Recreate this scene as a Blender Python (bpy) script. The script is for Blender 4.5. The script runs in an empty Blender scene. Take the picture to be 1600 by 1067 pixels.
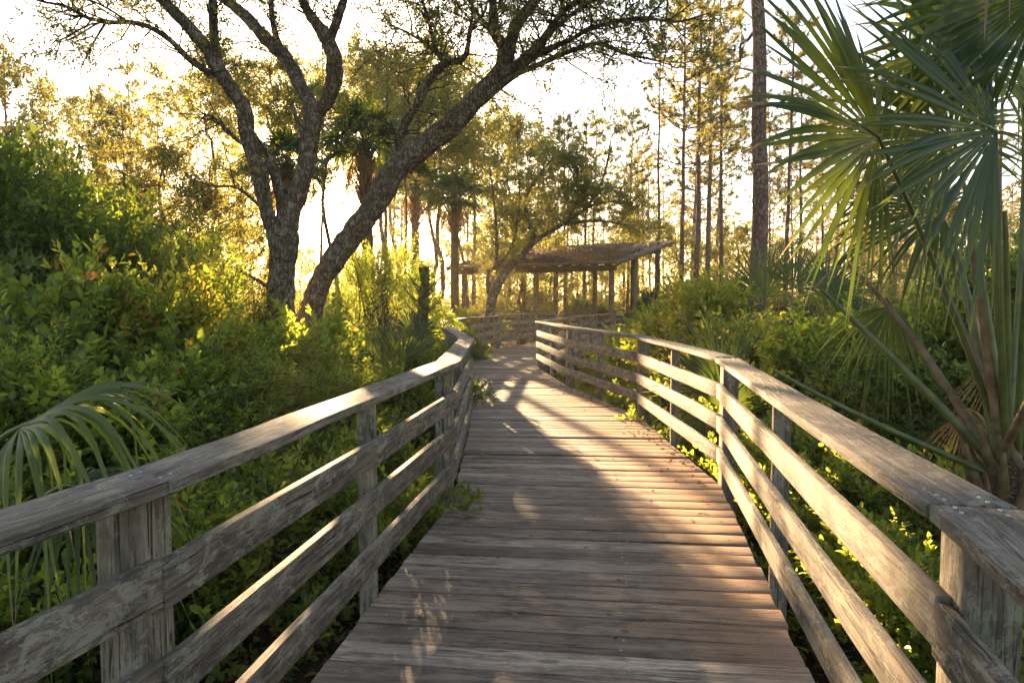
import bpy, math, random
import numpy as np
from mathutils import Vector

# ------------------------------------------------------------------ camera, sky, sun, exposure
scn = bpy.context.scene
COL = scn.collection
CAMZ = 1.535
PIT = math.atan(63.5 / 1067)
cam_d = bpy.data.cameras.new("camera")
cam = bpy.data.objects.new("camera", cam_d)
COL.objects.link(cam)
cam.location = (0, 0, CAMZ)
cam.rotation_euler = (math.pi / 2 - PIT, 0, 0)
cam_d.lens = 24
cam_d.sensor_width = 36
cam_d.clip_start = 0.05
cam_d.clip_end = 3000
scn.camera = cam

SUN_AZ = math.radians(-15.8)      # direction from +Y towards +X
SUN_EL = math.radians(10.3)
world = bpy.data.worlds.new("World")
scn.world = world
world.use_nodes = True
wn = world.node_tree.nodes
wl = world.node_tree.links
wn.clear()
sky = wn.new("ShaderNodeTexSky")
sky.sky_type = 'NISHITA'
sky.sun_disc = False
sky.sun_elevation = SUN_EL
sky.sun_rotation = SUN_AZ
sky.air_density = 1.0
sky.dust_density = 1.2
sky.ozone_density = 1.0
bg = wn.new("ShaderNodeBackground")
bg.inputs[1].default_value = 0.05
wo = wn.new("ShaderNodeOutputWorld")
wl.new(sky.outputs[0], bg.inputs[0])
wl.new(bg.outputs[0], wo.inputs[0])

sd = bpy.data.lights.new("sun", 'SUN')
sd.energy = 5.0
sd.angle = math.radians(0.6)
sd.color = (1.0, 0.69, 0.37)
sun = bpy.data.objects.new("sun", sd)
COL.objects.link(sun)
sv = Vector((math.sin(SUN_AZ) * math.cos(SUN_EL), math.cos(SUN_AZ) * math.cos(SUN_EL), math.sin(SUN_EL)))
sun.rotation_euler = sv.to_track_quat('Z', 'Y').to_euler()
sun.location = sv * 50

scn.view_settings.view_transform = 'Standard'
scn.view_settings.look = 'None'
scn.view_settings.exposure = 3.15
scn.view_settings.gamma = 1.0
scn.cycles.use_denoising = True
scn.cycles.max_bounces = 7
scn.cycles.diffuse_bounces = 4
scn.cycles.glossy_bounces = 2
scn.cycles.transmission_bounces = 4
scn.cycles.volume_bounces = 0
scn.cycles.caustics_reflective = False
scn.cycles.caustics_refractive = False
scn.cycles.sample_clamp_indirect = 4.0

HAZE = 0.0009
GZ = -0.62                       # ground below the deck

# ------------------------------------------------------------------ helpers
RS = np.random.RandomState
CP, SP_ = math.cos(PIT), math.sin(PIT)


def ray(px, py):
    u = (px - 800) / 1067.0
    v = (533.5 - py) / 1067.0
    return np.array([u, CP + v * SP_, v * CP - SP_])


def at(px, py, Y):
    d = ray(px, py)
    return d * (Y / d[1]) + np.array([0, 0, CAMZ])


def atz(px, py, z):
    d = ray(px, py)
    return d * ((z - CAMZ) / d[2]) + np.array([0, 0, CAMZ])


def nrm(a):
    a = np.asarray(a, float)
    return a / np.maximum(np.linalg.norm(a, axis=-1, keepdims=True), 1e-9)


class Geo:
    def __init__(s):
        s.v, s.f3, s.f4, s.bc, s.n, s.rd = [], [], [], [], 0, []

    def add(s, v, f, bc=None, rd=None):
        v = np.asarray(v, float).reshape(-1, 3)
        f = np.asarray(f, int)
        (s.f3 if f.shape[1] == 3 else s.f4).append(f + s.n)
        s.v.append(v)
        s.bc.append(v if bc is None else np.asarray(bc, float))
        s.rd.append(np.full(len(v), 0.5 if rd is None else rd) if rd is None or np.isscalar(rd) else np.asarray(rd, float))
        s.n += len(v)

    def tube(s, P, R, k=6, cap=True):
        P = np.asarray(P, float)
        R = np.asarray(R, float)
        n = len(P)
        T = np.gradient(P, axis=0)
        T = nrm(T)
        ref = np.array([0., 0, 1]) if abs(T[0][2]) < .8 else np.array([1., 0, 0])
        U = nrm(ref[None, :] - T * (T @ ref)[:, None])
        W = np.cross(T, U)
        a = np.arange(k) * 2 * math.pi / k
        V = P[:, None, :] + R[:, None, None] * (np.cos(a)[None, :, None] * U[:, None, :] + np.sin(a)[None, :, None] * W[:, None, :])
        idx = np.arange(n * k).reshape(n, k)
        q = np.stack([idx[:-1], np.roll(idx, -1, 1)[:-1], np.roll(idx, -1, 1)[1:], idx[1:]], -1).reshape(-1, 4)
        s.add(V.reshape(-1, 3), q)

    def build(s, name, mat, parent=None, smooth=False, bcattr=False):
        me = bpy.data.meshes.new(name)
        V = np.concatenate(s.v) if s.v else np.zeros((0, 3))
        f3 = np.concatenate(s.f3) if s.f3 else np.zeros((0, 3), int)
        f4 = np.concatenate(s.f4) if s.f4 else np.zeros((0, 4), int)
        me.vertices.add(len(V))
        me.vertices.foreach_set("co", V.astype(np.float32).ravel())
        me.loops.add(f3.size + f4.size)
        me.loops.foreach_set("vertex_index", np.concatenate([f3.ravel(), f4.ravel()]).astype(np.int32))
        me.polygons.add(len(f3) + len(f4))
        st = np.concatenate([np.arange(len(f3)) * 3, f3.size + np.arange(len(f4)) * 4])
        me.polygons.foreach_set("loop_start", st.astype(np.int32))
        if smooth:
            me.polygons.foreach_set("use_smooth", np.ones(len(st), bool))
        me.update(calc_edges=True)
        if bcattr:
            at_ = me.attributes.new("bc", 'FLOAT_VECTOR', 'POINT')
            at_.data.foreach_set("vector", np.concatenate(s.bc).astype(np.float32).ravel())
            a2 = me.attributes.new("rd", 'FLOAT', 'POINT')
            a2.data.foreach_set("value", np.concatenate(s.rd).astype(np.float32))
        me.materials.append(mat)
        o = bpy.data.objects.new(name, me)
        COL.objects.link(o)
        if parent is not None:
            o.parent = parent
        return o


def tag(o, label=None, cat=None, group=None, kind=None):
    for k, v in (("label", label), ("category", cat), ("group", group), ("kind", kind)):
        if v:
            o[k] = v
    return o


def empty(name, loc=(0, 0, 0), rz=0, sc=1, **kw):
    o = bpy.data.objects.new(name, None)
    o.empty_display_size = .2
    COL.objects.link(o)
    o.location = loc
    o.rotation_euler = (0, 0, rz)
    o.scale = (sc, sc, sc) if np.isscalar(sc) else sc
    return tag(o, **kw)


USED = set()


def place(proto, loc, rz, sc, label, cat=None, group=None, tilt=(0, 0)):
    """first use moves the prototype, later uses copy it with its parts"""
    if proto.name not in USED:
        USED.add(proto.name)
        r = proto
    else:
        r = proto.copy()
        COL.objects.link(r)
        for ch in list(proto.children):
            c = ch.copy()
            COL.objects.link(c)
            c.parent = r
            for g in list(ch.children):
                d = g.copy()
                COL.objects.link(d)
                d.parent = c
    r.location = loc
    r.rotation_euler = (tilt[0], tilt[1], rz)
    r.scale = (sc, sc, sc) if np.isscalar(sc) else sc
    r["label"] = label
    if cat:
        r["category"] = cat
    if group:
        r["group"] = group
    return r


# ------------------------------------------------------------------ materials
def newmat(name):
    m = bpy.data.materials.new(name)
    m.use_nodes = True
    nt = m.node_tree
    nt.nodes.clear()
    return m, nt.nodes, nt.links


def N_(n, t, **kw):
    x = n.new(t)
    for k, v in kw.items():
        setattr(x, k, v)
    return x


def ramp(n, pts):
    r = n.new("ShaderNodeValToRGB")
    e = r.color_ramp.elements
    while len(e) < len(pts):
        e.new(0.5)
    for i, (p, c) in enumerate(pts):
        e[i].position = p
        e[i].color = (c[0], c[1], c[2], 1) if not np.isscalar(c) else (c, c, c, 1)
    return r


def noise(n, l, vec, scale, detail=4, rough=.6, mapping=None):
    t = n.new("ShaderNodeTexNoise")
    t.inputs["Scale"].default_value = scale
    t.inputs["Detail"].default_value = detail
    t.inputs["Roughness"].default_value = rough
    if mapping is not None:
        mp = n.new("ShaderNodeMapping")
        mp.inputs["Scale"].default_value = mapping
        l.new(vec, mp.inputs[0])
        vec = mp.outputs[0]
    l.new(vec, t.inputs["Vector"])
    return t


def mix(n, l, fac, a, b, mode='MIX'):
    m = n.new("ShaderNodeMix")
    m.data_type = 'RGBA'
    m.blend_type = mode
    for sock, v in ((m.inputs[0], fac), (m.inputs[6], a), (m.inputs[7], b)):
        if hasattr(v, "links"):
            l.new(v, sock)
        elif np.isscalar(v):
            sock.default_value = v
        else:
            sock.default_value = (v[0], v[1], v[2], 1)
    return m.outputs[2]


def math_(n, l, op, a, b=0.0):
    m = n.new("ShaderNodeMath")
    m.operation = op
    for sock, v in ((m.inputs[0], a), (m.inputs[1], b)):
        if hasattr(v, "links"):
            l.new(v, sock)
        else:
            sock.default_value = v
    return m.outputs[0]


def finish(n, l, col, rough=.8, bump=None, bstr=.5, bdist=.01, spec=.3):
    p = n.new("ShaderNodeBsdfPrincipled")
    if hasattr(col, "links"):
        l.new(col, p.inputs["Base Color"])
    else:
        p.inputs["Base Color"].default_value = (*col, 1)
    if hasattr(rough, "links"):
        l.new(rough, p.inputs["Roughness"])
    else:
        p.inputs["Roughness"].default_value = rough
    p.inputs["Specular IOR Level"].default_value = spec
    if bump is not None:
        b = n.new("ShaderNodeBump")
        b.inputs["Strength"].default_value = bstr
        b.inputs["Distance"].default_value = bdist
        l.new(bump, b.inputs["Height"])
        l.new(b.outputs[0], p.inputs["Normal"])
    o = n.new("ShaderNodeOutputMaterial")
    l.new(p.outputs[0], o.inputs[0])
    return p


def wood_mat(name, dark, light, lichen=.5, stain=0.0, plank=0.0):
    m, n, l = newmat(name)
    a = n.new("ShaderNodeAttribute")
    a.attribute_name = "bc"
    vec = a.outputs["Vector"]
    g1 = noise(n, l, vec, 1.0, 6, .65, (2.2, 42, 42))
    g2 = noise(n, l, vec, 1.0, 3, .5, (.7, 9, 9))
    g3 = noise(n, l, vec, 1.0, 6, .8, (3.5, 120, 120))
    s = math_(n, l, 'ADD', math_(n, l, 'MULTIPLY', g1.outputs[0], .5), math_(n, l, 'MULTIPLY', g2.outputs[0], .5))
    r = ramp(n, [(.33, dark), (.5, [(x + y) / 2 for x, y in zip(dark, light)]), (.66, light)])
    l.new(s, r.inputs[0])
    col = r.outputs[0]
    gf = ramp(n, [(.41, .0), (.47, 1.0)])
    l.new(g3.outputs[0], gf.inputs[0])
    col = mix(n, l, math_(n, l, 'MULTIPLY', math_(n, l, 'SUBTRACT', 1.0, gf.outputs[0]), .75), col, [x * .35 for x in dark])
    # long drying cracks along the grain and a few knots
    ck = noise(n, l, vec, 1.0, 2, .5, (.8, 26, 26))
    ab = math_(n, l, 'ABSOLUTE', math_(n, l, 'SUBTRACT', ck.outputs[0], .5))
    cr_ = ramp(n, [(.006, 1), (.016, 0)])
    l.new(ab, cr_.inputs[0])
    ms = noise(n, l, vec, 1.0, 2, .5, (1.5, 6, 6))
    mr_ = ramp(n, [(.46, 0), (.54, 1)])
    l.new(ms.outputs[0], mr_.inputs[0])
    crack = math_(n, l, 'MULTIPLY', cr_.outputs[0], mr_.outputs[0])
    col = mix(n, l, math_(n, l, 'MULTIPLY', crack, .85), col, (.022, .018, .015))
    kn = n.new("ShaderNodeTexVoronoi")
    kn.inputs["Scale"].default_value = 1.0
    km = n.new("ShaderNodeMapping")
    km.inputs["Scale"].default_value = (2.2, 6, 6)
    l.new(vec, km.inputs[0])
    l.new(km.outputs[0], kn.inputs["Vector"])
    kr = ramp(n, [(.07, 1), (.13, 0)])
    l.new(kn.outputs["Distance"], kr.inputs[0])
    col = mix(n, l, math_(n, l, 'MULTIPLY', kr.outputs[0], .6), col, (.07, .045, .03))
    # dark weathering blotches
    bl = noise(n, l, vec, 1.0, 8, .75, (4.0, 12, 12))
    br = ramp(n, [(.48, 0), (.60, 1)])
    l.new(bl.outputs[0], br.inputs[0])
    col = mix(n, l, math_(n, l, 'MULTIPLY', br.outputs[0], .62), col, (.055, .045, .04))
    if lichen:
        li = noise(n, l, vec, 1.0, 10, .82, (8, 17, 17))
        li.inputs["Distortion"].default_value = .6
        lr = ramp(n, [(.52, 0), (.56, 1)])
        l.new(li.outputs[0], lr.inputs[0])
        lc = noise(n, l, vec, 2.0, 2)
        lcr = ramp(n, [(.4, (.33, .32, .22)), (.6, (.47, .43, .34))])
        l.new(lc.outputs[0], lcr.inputs[0])
        col = mix(n, l, math_(n, l, 'MULTIPLY', lr.outputs[0], lichen), col, lcr.outputs[0])
    if plank:
        rdn = n.new("ShaderNodeAttribute")
        rdn.attribute_name = "rd"
        rr = ramp(n, [(0, (.42, .36, .34)), (.2, (.95, .80, .68)), (.4, (.60, .54, .50)), (.6, (1.05, 1.0, .96)), (.8, (1.5, 1.42, 1.33)), (.9, (.75, .55, .42)), (1, (1.2, 1.15, 1.1))])
        l.new(rdn.outputs["Fac"], rr.inputs[0])
        col = mix(n, l, plank, col, rr.outputs[0], 'MULTIPLY')
        ge = n.new("ShaderNodeNewGeometry")
        sx = n.new("ShaderNodeSeparateXYZ")
        l.new(ge.outputs["Position"], sx.inputs[0])
        st = noise(n, l, ge.outputs["Position"], .9, 6, .7)
        e = math_(n, l, 'ADD', math_(n, l, 'MULTIPLY', sx.outputs[0], .45), st.outputs[0])
        sr = ramp(n, [(.80, 0), (1.25, 1)])
        l.new(e, sr.inputs[0])
        col = mix(n, l, math_(n, l, 'MULTIPLY', sr.outputs[0], stain), col, (.42, .215, .11))
    hs = math_(n, l, 'SUBTRACT', math_(n, l, 'ADD', g1.outputs[0], math_(n, l, 'MULTIPLY', g3.outputs[0], .7)), math_(n, l, 'MULTIPLY', crack, .8))
    finish(n, l, col, .6 if plank else .75, hs, .9, .010, .32 if plank else .25)
    return m


M_RAIL = wood_mat("weathered_rail_wood", (.085, .064, .048), (.31, .25, .19), .52)
M_CAP = wood_mat("weathered_cap_wood", (.09, .070, .055), (.32, .26, .205), .42)
M_POST = wood_mat("weathered_post_wood", (.105, .082, .06), (.35, .285, .215), .55)
M_DECK = wood_mat("deck_plank_wood", (.145, .108, .085), (.53, .43, .345), .14, .55, .9)
M_SHED = wood_mat("shelter_timber", (.15, .095, .05), (.38, .26, .15), .15)


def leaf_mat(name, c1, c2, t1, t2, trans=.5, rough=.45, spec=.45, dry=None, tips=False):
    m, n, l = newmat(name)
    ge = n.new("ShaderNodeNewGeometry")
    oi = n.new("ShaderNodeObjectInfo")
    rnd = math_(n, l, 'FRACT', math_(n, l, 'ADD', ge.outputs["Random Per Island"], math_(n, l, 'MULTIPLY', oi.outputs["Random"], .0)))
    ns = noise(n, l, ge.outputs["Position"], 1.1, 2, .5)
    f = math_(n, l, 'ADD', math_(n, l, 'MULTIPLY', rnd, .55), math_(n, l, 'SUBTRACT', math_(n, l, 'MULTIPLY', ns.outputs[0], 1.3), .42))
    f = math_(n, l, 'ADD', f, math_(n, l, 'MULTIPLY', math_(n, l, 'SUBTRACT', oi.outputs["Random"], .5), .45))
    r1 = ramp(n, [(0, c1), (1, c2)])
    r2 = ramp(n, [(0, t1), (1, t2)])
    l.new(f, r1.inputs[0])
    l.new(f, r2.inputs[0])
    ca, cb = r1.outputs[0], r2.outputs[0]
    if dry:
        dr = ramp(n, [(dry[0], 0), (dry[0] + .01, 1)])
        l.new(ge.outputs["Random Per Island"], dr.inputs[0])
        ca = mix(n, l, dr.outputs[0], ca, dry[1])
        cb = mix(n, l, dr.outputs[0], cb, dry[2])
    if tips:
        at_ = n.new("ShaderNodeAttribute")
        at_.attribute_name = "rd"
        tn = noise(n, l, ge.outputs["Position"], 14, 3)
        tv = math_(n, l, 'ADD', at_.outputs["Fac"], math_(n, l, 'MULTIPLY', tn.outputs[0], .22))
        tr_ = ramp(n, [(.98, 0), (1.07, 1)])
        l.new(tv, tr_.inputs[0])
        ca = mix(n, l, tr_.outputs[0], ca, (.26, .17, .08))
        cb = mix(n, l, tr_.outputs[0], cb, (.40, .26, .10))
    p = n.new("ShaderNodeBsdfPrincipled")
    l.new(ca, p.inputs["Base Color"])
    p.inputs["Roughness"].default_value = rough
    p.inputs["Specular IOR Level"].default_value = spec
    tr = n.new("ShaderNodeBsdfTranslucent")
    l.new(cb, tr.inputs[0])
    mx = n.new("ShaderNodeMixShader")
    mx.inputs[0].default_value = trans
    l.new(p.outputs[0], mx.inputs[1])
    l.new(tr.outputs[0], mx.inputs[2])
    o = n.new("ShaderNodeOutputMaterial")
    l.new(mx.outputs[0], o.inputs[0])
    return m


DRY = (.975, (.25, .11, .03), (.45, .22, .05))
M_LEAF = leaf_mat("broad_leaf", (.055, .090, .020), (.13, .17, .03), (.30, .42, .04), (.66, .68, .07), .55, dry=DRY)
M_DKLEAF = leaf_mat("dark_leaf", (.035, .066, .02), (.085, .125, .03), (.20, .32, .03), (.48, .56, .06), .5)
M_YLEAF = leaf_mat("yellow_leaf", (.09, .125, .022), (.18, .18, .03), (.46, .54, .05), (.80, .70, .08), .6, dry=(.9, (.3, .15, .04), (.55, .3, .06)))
M_GOLD = leaf_mat("fine_gold_leaf", (.085, .092, .025), (.15, .145, .04), (.42, .42, .08), (.66, .58, .14), .5, .6, .2)
M_OAKLEAF = leaf_mat("oak_leaf", (.06, .075, .02), (.13, .12, .03), (.34, .36, .05), (.62, .50, .09), .55, dry=(.9, (.22, .12, .05), (.4, .22, .06)))
M_NEEDLE = leaf_mat("pine_needle", (.05, .065, .022), (.12, .11, .035), (.26, .26, .05), (.5, .40, .1), .45, .6, .2)
M_PALM = leaf_mat("palm_blade", (.024, .048, .014), (.06, .085, .020), (.11, .18, .02), (.28, .33, .03), .32, .40, .40, tips=True)
M_PALMY = leaf_mat("palm_blade_light", (.08, .115, .028), (.16, .18, .045), (.28, .36, .05), (.52, .54, .08), .42, .45, .32, tips=True)
M_DEAD = leaf_mat("dead_frond", (.16, .09, .045), (.28, .18, .09), (.35, .18, .06), (.5, .3, .1), .35, .8, .1)
M_LITTER = leaf_mat("fallen_leaves", (.17, .085, .038), (.40, .25, .13), (.2, .1, .03), (.3, .15, .05), .15, .8, .1)


def bark_mat(name, dark, light, patch, pf=.5, sc=1.0, stretch=.28):
    m, n, l = newmat(name)
    tc = n.new("ShaderNodeTexCoord")
    v = tc.outputs["Object"]
    a = noise(n, l, v, 30 * sc, 6, .7, (1, 1, stretch))
    b = noise(n, l, v, 4 * sc, 4, .6)
    vo = n.new("ShaderNodeTexVoronoi")
    vo.feature = 'DISTANCE_TO_EDGE'
    vo.inputs["Scale"].default_value = 26 * sc
    mp = n.new("ShaderNodeMapping")
    mp.inputs["Scale"].default_value = (1, 1, stretch)
    nd = noise(n, l, v, 9 * sc, 3, .6)
    l.new(mix(n, l, .06, v, nd.outputs["Color"]), mp.inputs[0])
    l.new(mp.outputs[0], vo.inputs["Vector"])
    vr = ramp(n, [(.0, 0), (.18, 1)])
    l.new(vo.outputs["Distance"], vr.inputs[0])
    r = ramp(n, [(.35, dark), (.65, light)])
    l.new(a.outputs[0], r.inputs[0])
    col = mix(n, l, math_(n, l, 'MULTIPLY', math_(n, l, 'SUBTRACT', 1.0, vr.outputs[0]), .75), r.outputs[0], [x * .4 for x in dark])
    c = noise(n, l, v, 7 * sc, 8, .8)
    cr = ramp(n, [(.52, 0), (.6, 1)])
    l.new(c.outputs[0], cr.inputs[0])
    col = mix(n, l, math_(n, l, 'MULTIPLY', cr.outputs[0], pf), col, patch)
    mr = ramp(n, [(.5, 0), (.7, 1)])
    l.new(b.outputs[0], mr.inputs[0])
    col = mix(n, l, math_(n, l, 'MULTIPLY', mr.outputs[0], .4), col, (.06, .07, .02))
    h = math_(n, l, 'ADD', math_(n, l, 'MULTIPLY', vr.outputs[0], .8), a.outputs[0])
    finish(n, l, col, .9, h, 1.0, .025, .15)
    return m


M_OAK = bark_mat("oak_bark", (.095, .064, .042), (.31, .215, .15), (.44, .39, .31), .62)
M_PINEB = bark_mat("pine_bark", (.13, .075, .055), (.34, .21, .16), (.40, .30, .25), .35, .6, .45)
M_PALMB = bark_mat("palm_bark", (.12, .075, .045), (.30, .20, .12), (.34, .26, .18), .3, 1.2, 2.0)
M_TWIG = bark_mat("twig_bark", (.08, .06, .045), (.20, .16, .12), (.3, .27, .22), .3, 2)


def simple_mat(name, c1, c2, sc=8, rough=.8, spec=.3, bstr=.3):
    m, n, l = newmat(name)
    tc = n.new("ShaderNodeTexCoord")
    a = noise(n, l, tc.outputs["Object"], sc, 5)
    r = ramp(n, [(.35, c1), (.65, c2)])
    l.new(a.outputs[0], r.inputs[0])
    finish(n, l, r.outputs[0], rough, a.outputs[0], bstr, .01, spec)
    return m


M_STALK = simple_mat("palm_stalk", (.05, .065, .018), (.13, .14, .035), 6, .45, .5)
M_STALKD = simple_mat("old_palm_stalk", (.10, .06, .03), (.24, .16, .09), 9, .7)
M_METAL = simple_mat("dull_screw_metal", (.30, .28, .26), (.45, .42, .39), 20, .5, .4)
M_ROOFD = simple_mat("roof_boarding", (.12, .11, .10), (.30, .28, .26), 5, .7)


def ground_mat():
    m, n, l = newmat("ground_litter")
    ge = n.new("ShaderNodeNewGeometry")
    p = ge.outputs["Position"]
    a = noise(n, l, p, 22, 8, .8)
    b = noise(n, l, p, .35, 4, .6)
    r = ramp(n, [(.32, (.018, .012, .008)), (.5, (.075, .048, .028)), (.68, (.20, .14, .085))])
    l.new(a.outputs[0], r.inputs[0])
    br = ramp(n, [(.42, 0), (.6, 1)])
    l.new(b.outputs[0], br.inputs[0])
    col = mix(n, l, math_(n, l, 'MULTIPLY', br.outputs[0], .5), r.outputs[0], (.07, .08, .025))
    finish(n, l, col, .95, a.outputs[0], 1, .04, .1)
    return m


# ------------------------------------------------------------------ ground
def ground():
    xs = np.concatenate([np.linspace(-600, -30, 20), np.linspace(-28, 30, 100), np.linspace(34, 600, 20)])
    ys = np.concatenate([np.linspace(-60, -10, 6), np.linspace(-8, 45, 90), np.linspace(50, 900, 24)])
    X, Y = np.meshgrid(xs, ys)
    Z = GZ + .07 * np.sin(X * 1.3 + 2 * np.sin(Y * .6)) + .05 * np.sin(Y * 1.9 + X * .7)
    Z = np.where(np.abs(X) > 60, GZ, Z)
    V = np.stack([X, Y, Z], -1).reshape(-1, 3)
    i = np.arange(len(V)).reshape(X.shape)
    f = np.stack([i[:-1, :-1], i[:-1, 1:], i[1:, 1:], i[1:, :-1]], -1).reshape(-1, 4)
    g = Geo()
    g.add(V, f)
    tag(g.build("ground", ground_mat(), smooth=True), kind="structure")


ground()

# ------------------------------------------------------------------ boardwalk plan
RH = 1.07
rr_px = [(1447, 785), (1117, 558), (992, 525), (881, 510.5), (836, 501.5)]
lr_px = [(265, 753), (719, 565.6), (742, 529.5)]
R = [atz(x, y, RH)[:2] for x, y in rr_px]
L = [atz(x, y, RH)[:2] for x, y in lr_px]
R = [np.array([.28, -1.0])] + R
L = [np.array([-1.62, -1.0])] + L
R += [np.array([1.45, 19.3]), np.array([2.55, 23.0]), np.array([3.75, 25.95])]
L += [np.array([-.95, 11.6]), np.array([-1.52, 15.4]), np.array([-1.25, 18.9]), np.array([-.35, 22.2]), np.array([.95, 25.2]), np.array([1.75, 27.15])]


def offset_poly(P, o, side):
    P = [np.asarray(p, float) for p in P]
    out = []
    for i in range(len(P)):
        ds = []
        if i > 0:
            ds.append(nrm(P[i] - P[i - 1]))
        if i < len(P) - 1:
            ds.append(nrm(P[i + 1] - P[i]))
        ns = [np.array([d[1], -d[0]]) * side for d in ds]
        m = nrm(sum(ns))
        c = max(.5, float(m @ ns[0]))
        out.append(P[i] + m * (o / c))
    return out


RNG = random.Random(5)


def prism(g, a0, a1, b0, b1, z0, z1, nsub=8, warp=.003, rnd=None, gap=.0015, zs=None):
    """board: inner edge a0->a1, outer edge b0->b1, heights z0..z1, subdivided along its length"""
    rs = RS(RNG.randrange(1 << 30))
    off = rs.rand(3) * 50
    t = np.linspace(0, 1, nsub + 1)
    Ln = np.linalg.norm(a1 - a0)
    t = t * (1 - 2 * gap / max(Ln, .1)) + gap / max(Ln, .1)
    A = a0 + (a1 - a0) * t[:, None]
    B = b0 + (b1 - b0) * t[:, None]
    wz = np.cumsum(rs.randn(nsub + 1)) * warp * .5
    wo_ = np.cumsum(rs.randn(nsub + 1)) * warp * .4
    n2 = nrm(b0 - a0)
    A = A + n2 * wo_[:, None]
    B = B + n2 * wo_[:, None]
    w = np.linalg.norm(b0 - a0)
    V, BC = [], []
    for P, zz, v_ in ((A, z0, 0), (A, z1, 0), (B, z1, w), (B, z0, w)):
        V.append(np.column_stack([P, zz + wz]))
        BC.append(np.column_stack([t * Ln, np.full(nsub + 1, v_), np.full(nsub + 1, zz)]) + off)
    V = np.stack(V, 1)
    BC = np.stack(BC, 1)
    idx = np.arange((nsub + 1) * 4).reshape(-1, 4)
    q = np.stack([idx[:-1], idx[1:], np.roll(idx, -1, 1)[1:], np.roll(idx, -1, 1)[:-1]], -1).reshape(-1, 4)
    q = np.concatenate([q, idx[:1], idx[-1:, ::-1]])
    g.add(V.reshape(-1, 3), q, BC.reshape(-1, 3), rnd)


def bevel(o, w=.004):
    m = o.modifiers.new("bevel", 'BEVEL')
    m.width = w
    m.segments = 2
    m.limit_method = 'ANGLE'
    m.angle_limit = math.radians(40)


def post_box(g, c, d, w, dep, z0, z1):
    """c centre xy, d direction along the rail, w width along rail, dep depth across"""
    d = nrm(d)
    n = np.array([d[1], -d[0]])
    off = RS(RNG.randrange(1 << 30)).rand(3) * 50
    V, BC = [], []
    zs = np.linspace(z0, z1, 8)
    for z in zs:
        for sx, sy in ((-1, -1), (1, -1), (1, 1), (-1, 1)):
            p = c + d * sx * w / 2 + n * sy * dep / 2
            V.append((p[0], p[1], z))
            BC.append((z, sx * w / 2, sy * dep / 2))
    idx = np.arange(len(V)).reshape(-1, 4)
    q = np.stack([idx[:-1], np.roll(idx, -1, 1)[:-1], np.roll(idx, -1, 1)[1:], idx[1:]], -1).reshape(-1, 4)
    q = np.concatenate([q, idx[:1, ::-1], idx[-1:]])
    g.add(V, q, np.array(BC) + off)


BOARDS = [(.725, .85), (.46, .585), (.20, .325)]


def railing(root, P, side, post_at, z=0.0, endposts=True, mat=M_RAIL, pm=M_POST, cm=M_CAP, uprights=True):
    O0 = offset_poly(P, 0.0, side)
    O1 = offset_poly(P, .19, side)
    Ba = offset_poly(P, .025, side)
    Bb = offset_poly(P, .063, side)
    Pc = offset_poly(P, .063 + .063, side)
    Uc = offset_poly(P, .063 + .045, side)
    n = len(P)
    for i in range(n - 1):
        g = Geo()
        prism(g, O0[i], O0[i + 1], O1[i], O1[i + 1], z + RH - .038, z + RH, 14, .0035)
        bevel(g.build("cap_board", cm, root, bcattr=True), .005)
        for a, b in BOARDS:
            g = Geo()
            dz = RNG.uniform(-.006, .006)
            prism(g, Ba[i], Ba[i + 1], Bb[i], Bb[i + 1], z + a + dz, z + b + dz, 10, .004)
            bevel(g.build("rail_board", mat, root, bcattr=True), .004)
        if uprights:
            g = Geo()
            m = (Uc[i] + Uc[i + 1]) / 2
            post_box(g, m, P[i + 1] - P[i], .042, .088, z - .22, z + RH - .04)
            bevel(g.build("upright", pm, root, bcattr=True), .003)
    for i in range(n):
        d = P[min(i + 1, n - 1)] - P[max(i - 1, 0)]
        g = Geo()
        post_box(g, Pc[i] + nrm(d) * .02, d, .13, .124, GZ - .25, z + RH - .04)
        bevel(g.build("post", pm, root, bcattr=True), .006)


lrail = empty("railing", (0, 0, 0), label="weathered timber railing along the left edge of the boardwalk, curving away to the shelter", cat="railing")
railing(lrail, L, -1, None)
rrail = empty("railing", (0, 0, 0), label="weathered timber railing along the right edge of the boardwalk, its inner boards sunlit", cat="railing")
railing(rrail, R, 1, None)

# screws on the near caps
sc_g = {id(lrail): Geo(), id(rrail): Geo()}


def disc(g, c, r, z, k=8):
    a = np.arange(k) * 2 * math.pi / k
    ring = np.column_stack([c[0] + r * np.cos(a), c[1] + r * np.sin(a), np.full(k, z)])
    low = ring.copy()
    low[:, 2] -= .004
    V = np.concatenate([ring, low, [[c[0], c[1], z + .0008]]])
    f = [(i, (i + 1) % k, 2 * k) for i in range(k)]
    g.add(V, f)
    f4 = [(k + i, k + (i + 1) % k, (i + 1) % k, i) for i in range(k)]
    g.f4.append(np.array(f4) + g.n - len(V))


def cap_screws(root, P, side):
    a = offset_poly(P, .05, side)
    b = offset_poly(P, .14, side)
    for i in range(1, 4):
        g = Geo()
        for q in (a, b):
            for dd in (-.07, -.03, .03, .07):
                dr = nrm((q[i + 1] if dd > 0 else q[i - 1]) - q[i])
                disc(g, q[i] + dr * abs(dd), .0045, RH + .003)
        g.build("screws", M_METAL, root)


cap_screws(lrail, L, -1)
cap_screws(rrail, R, 1)


# ------------------------------------------------------------------ deck planks
def resample(P, step):
    P = np.array(P)
    d = np.concatenate([[0], np.cumsum(np.linalg.norm(np.diff(P, axis=0), axis=1))])
    return P, d


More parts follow.
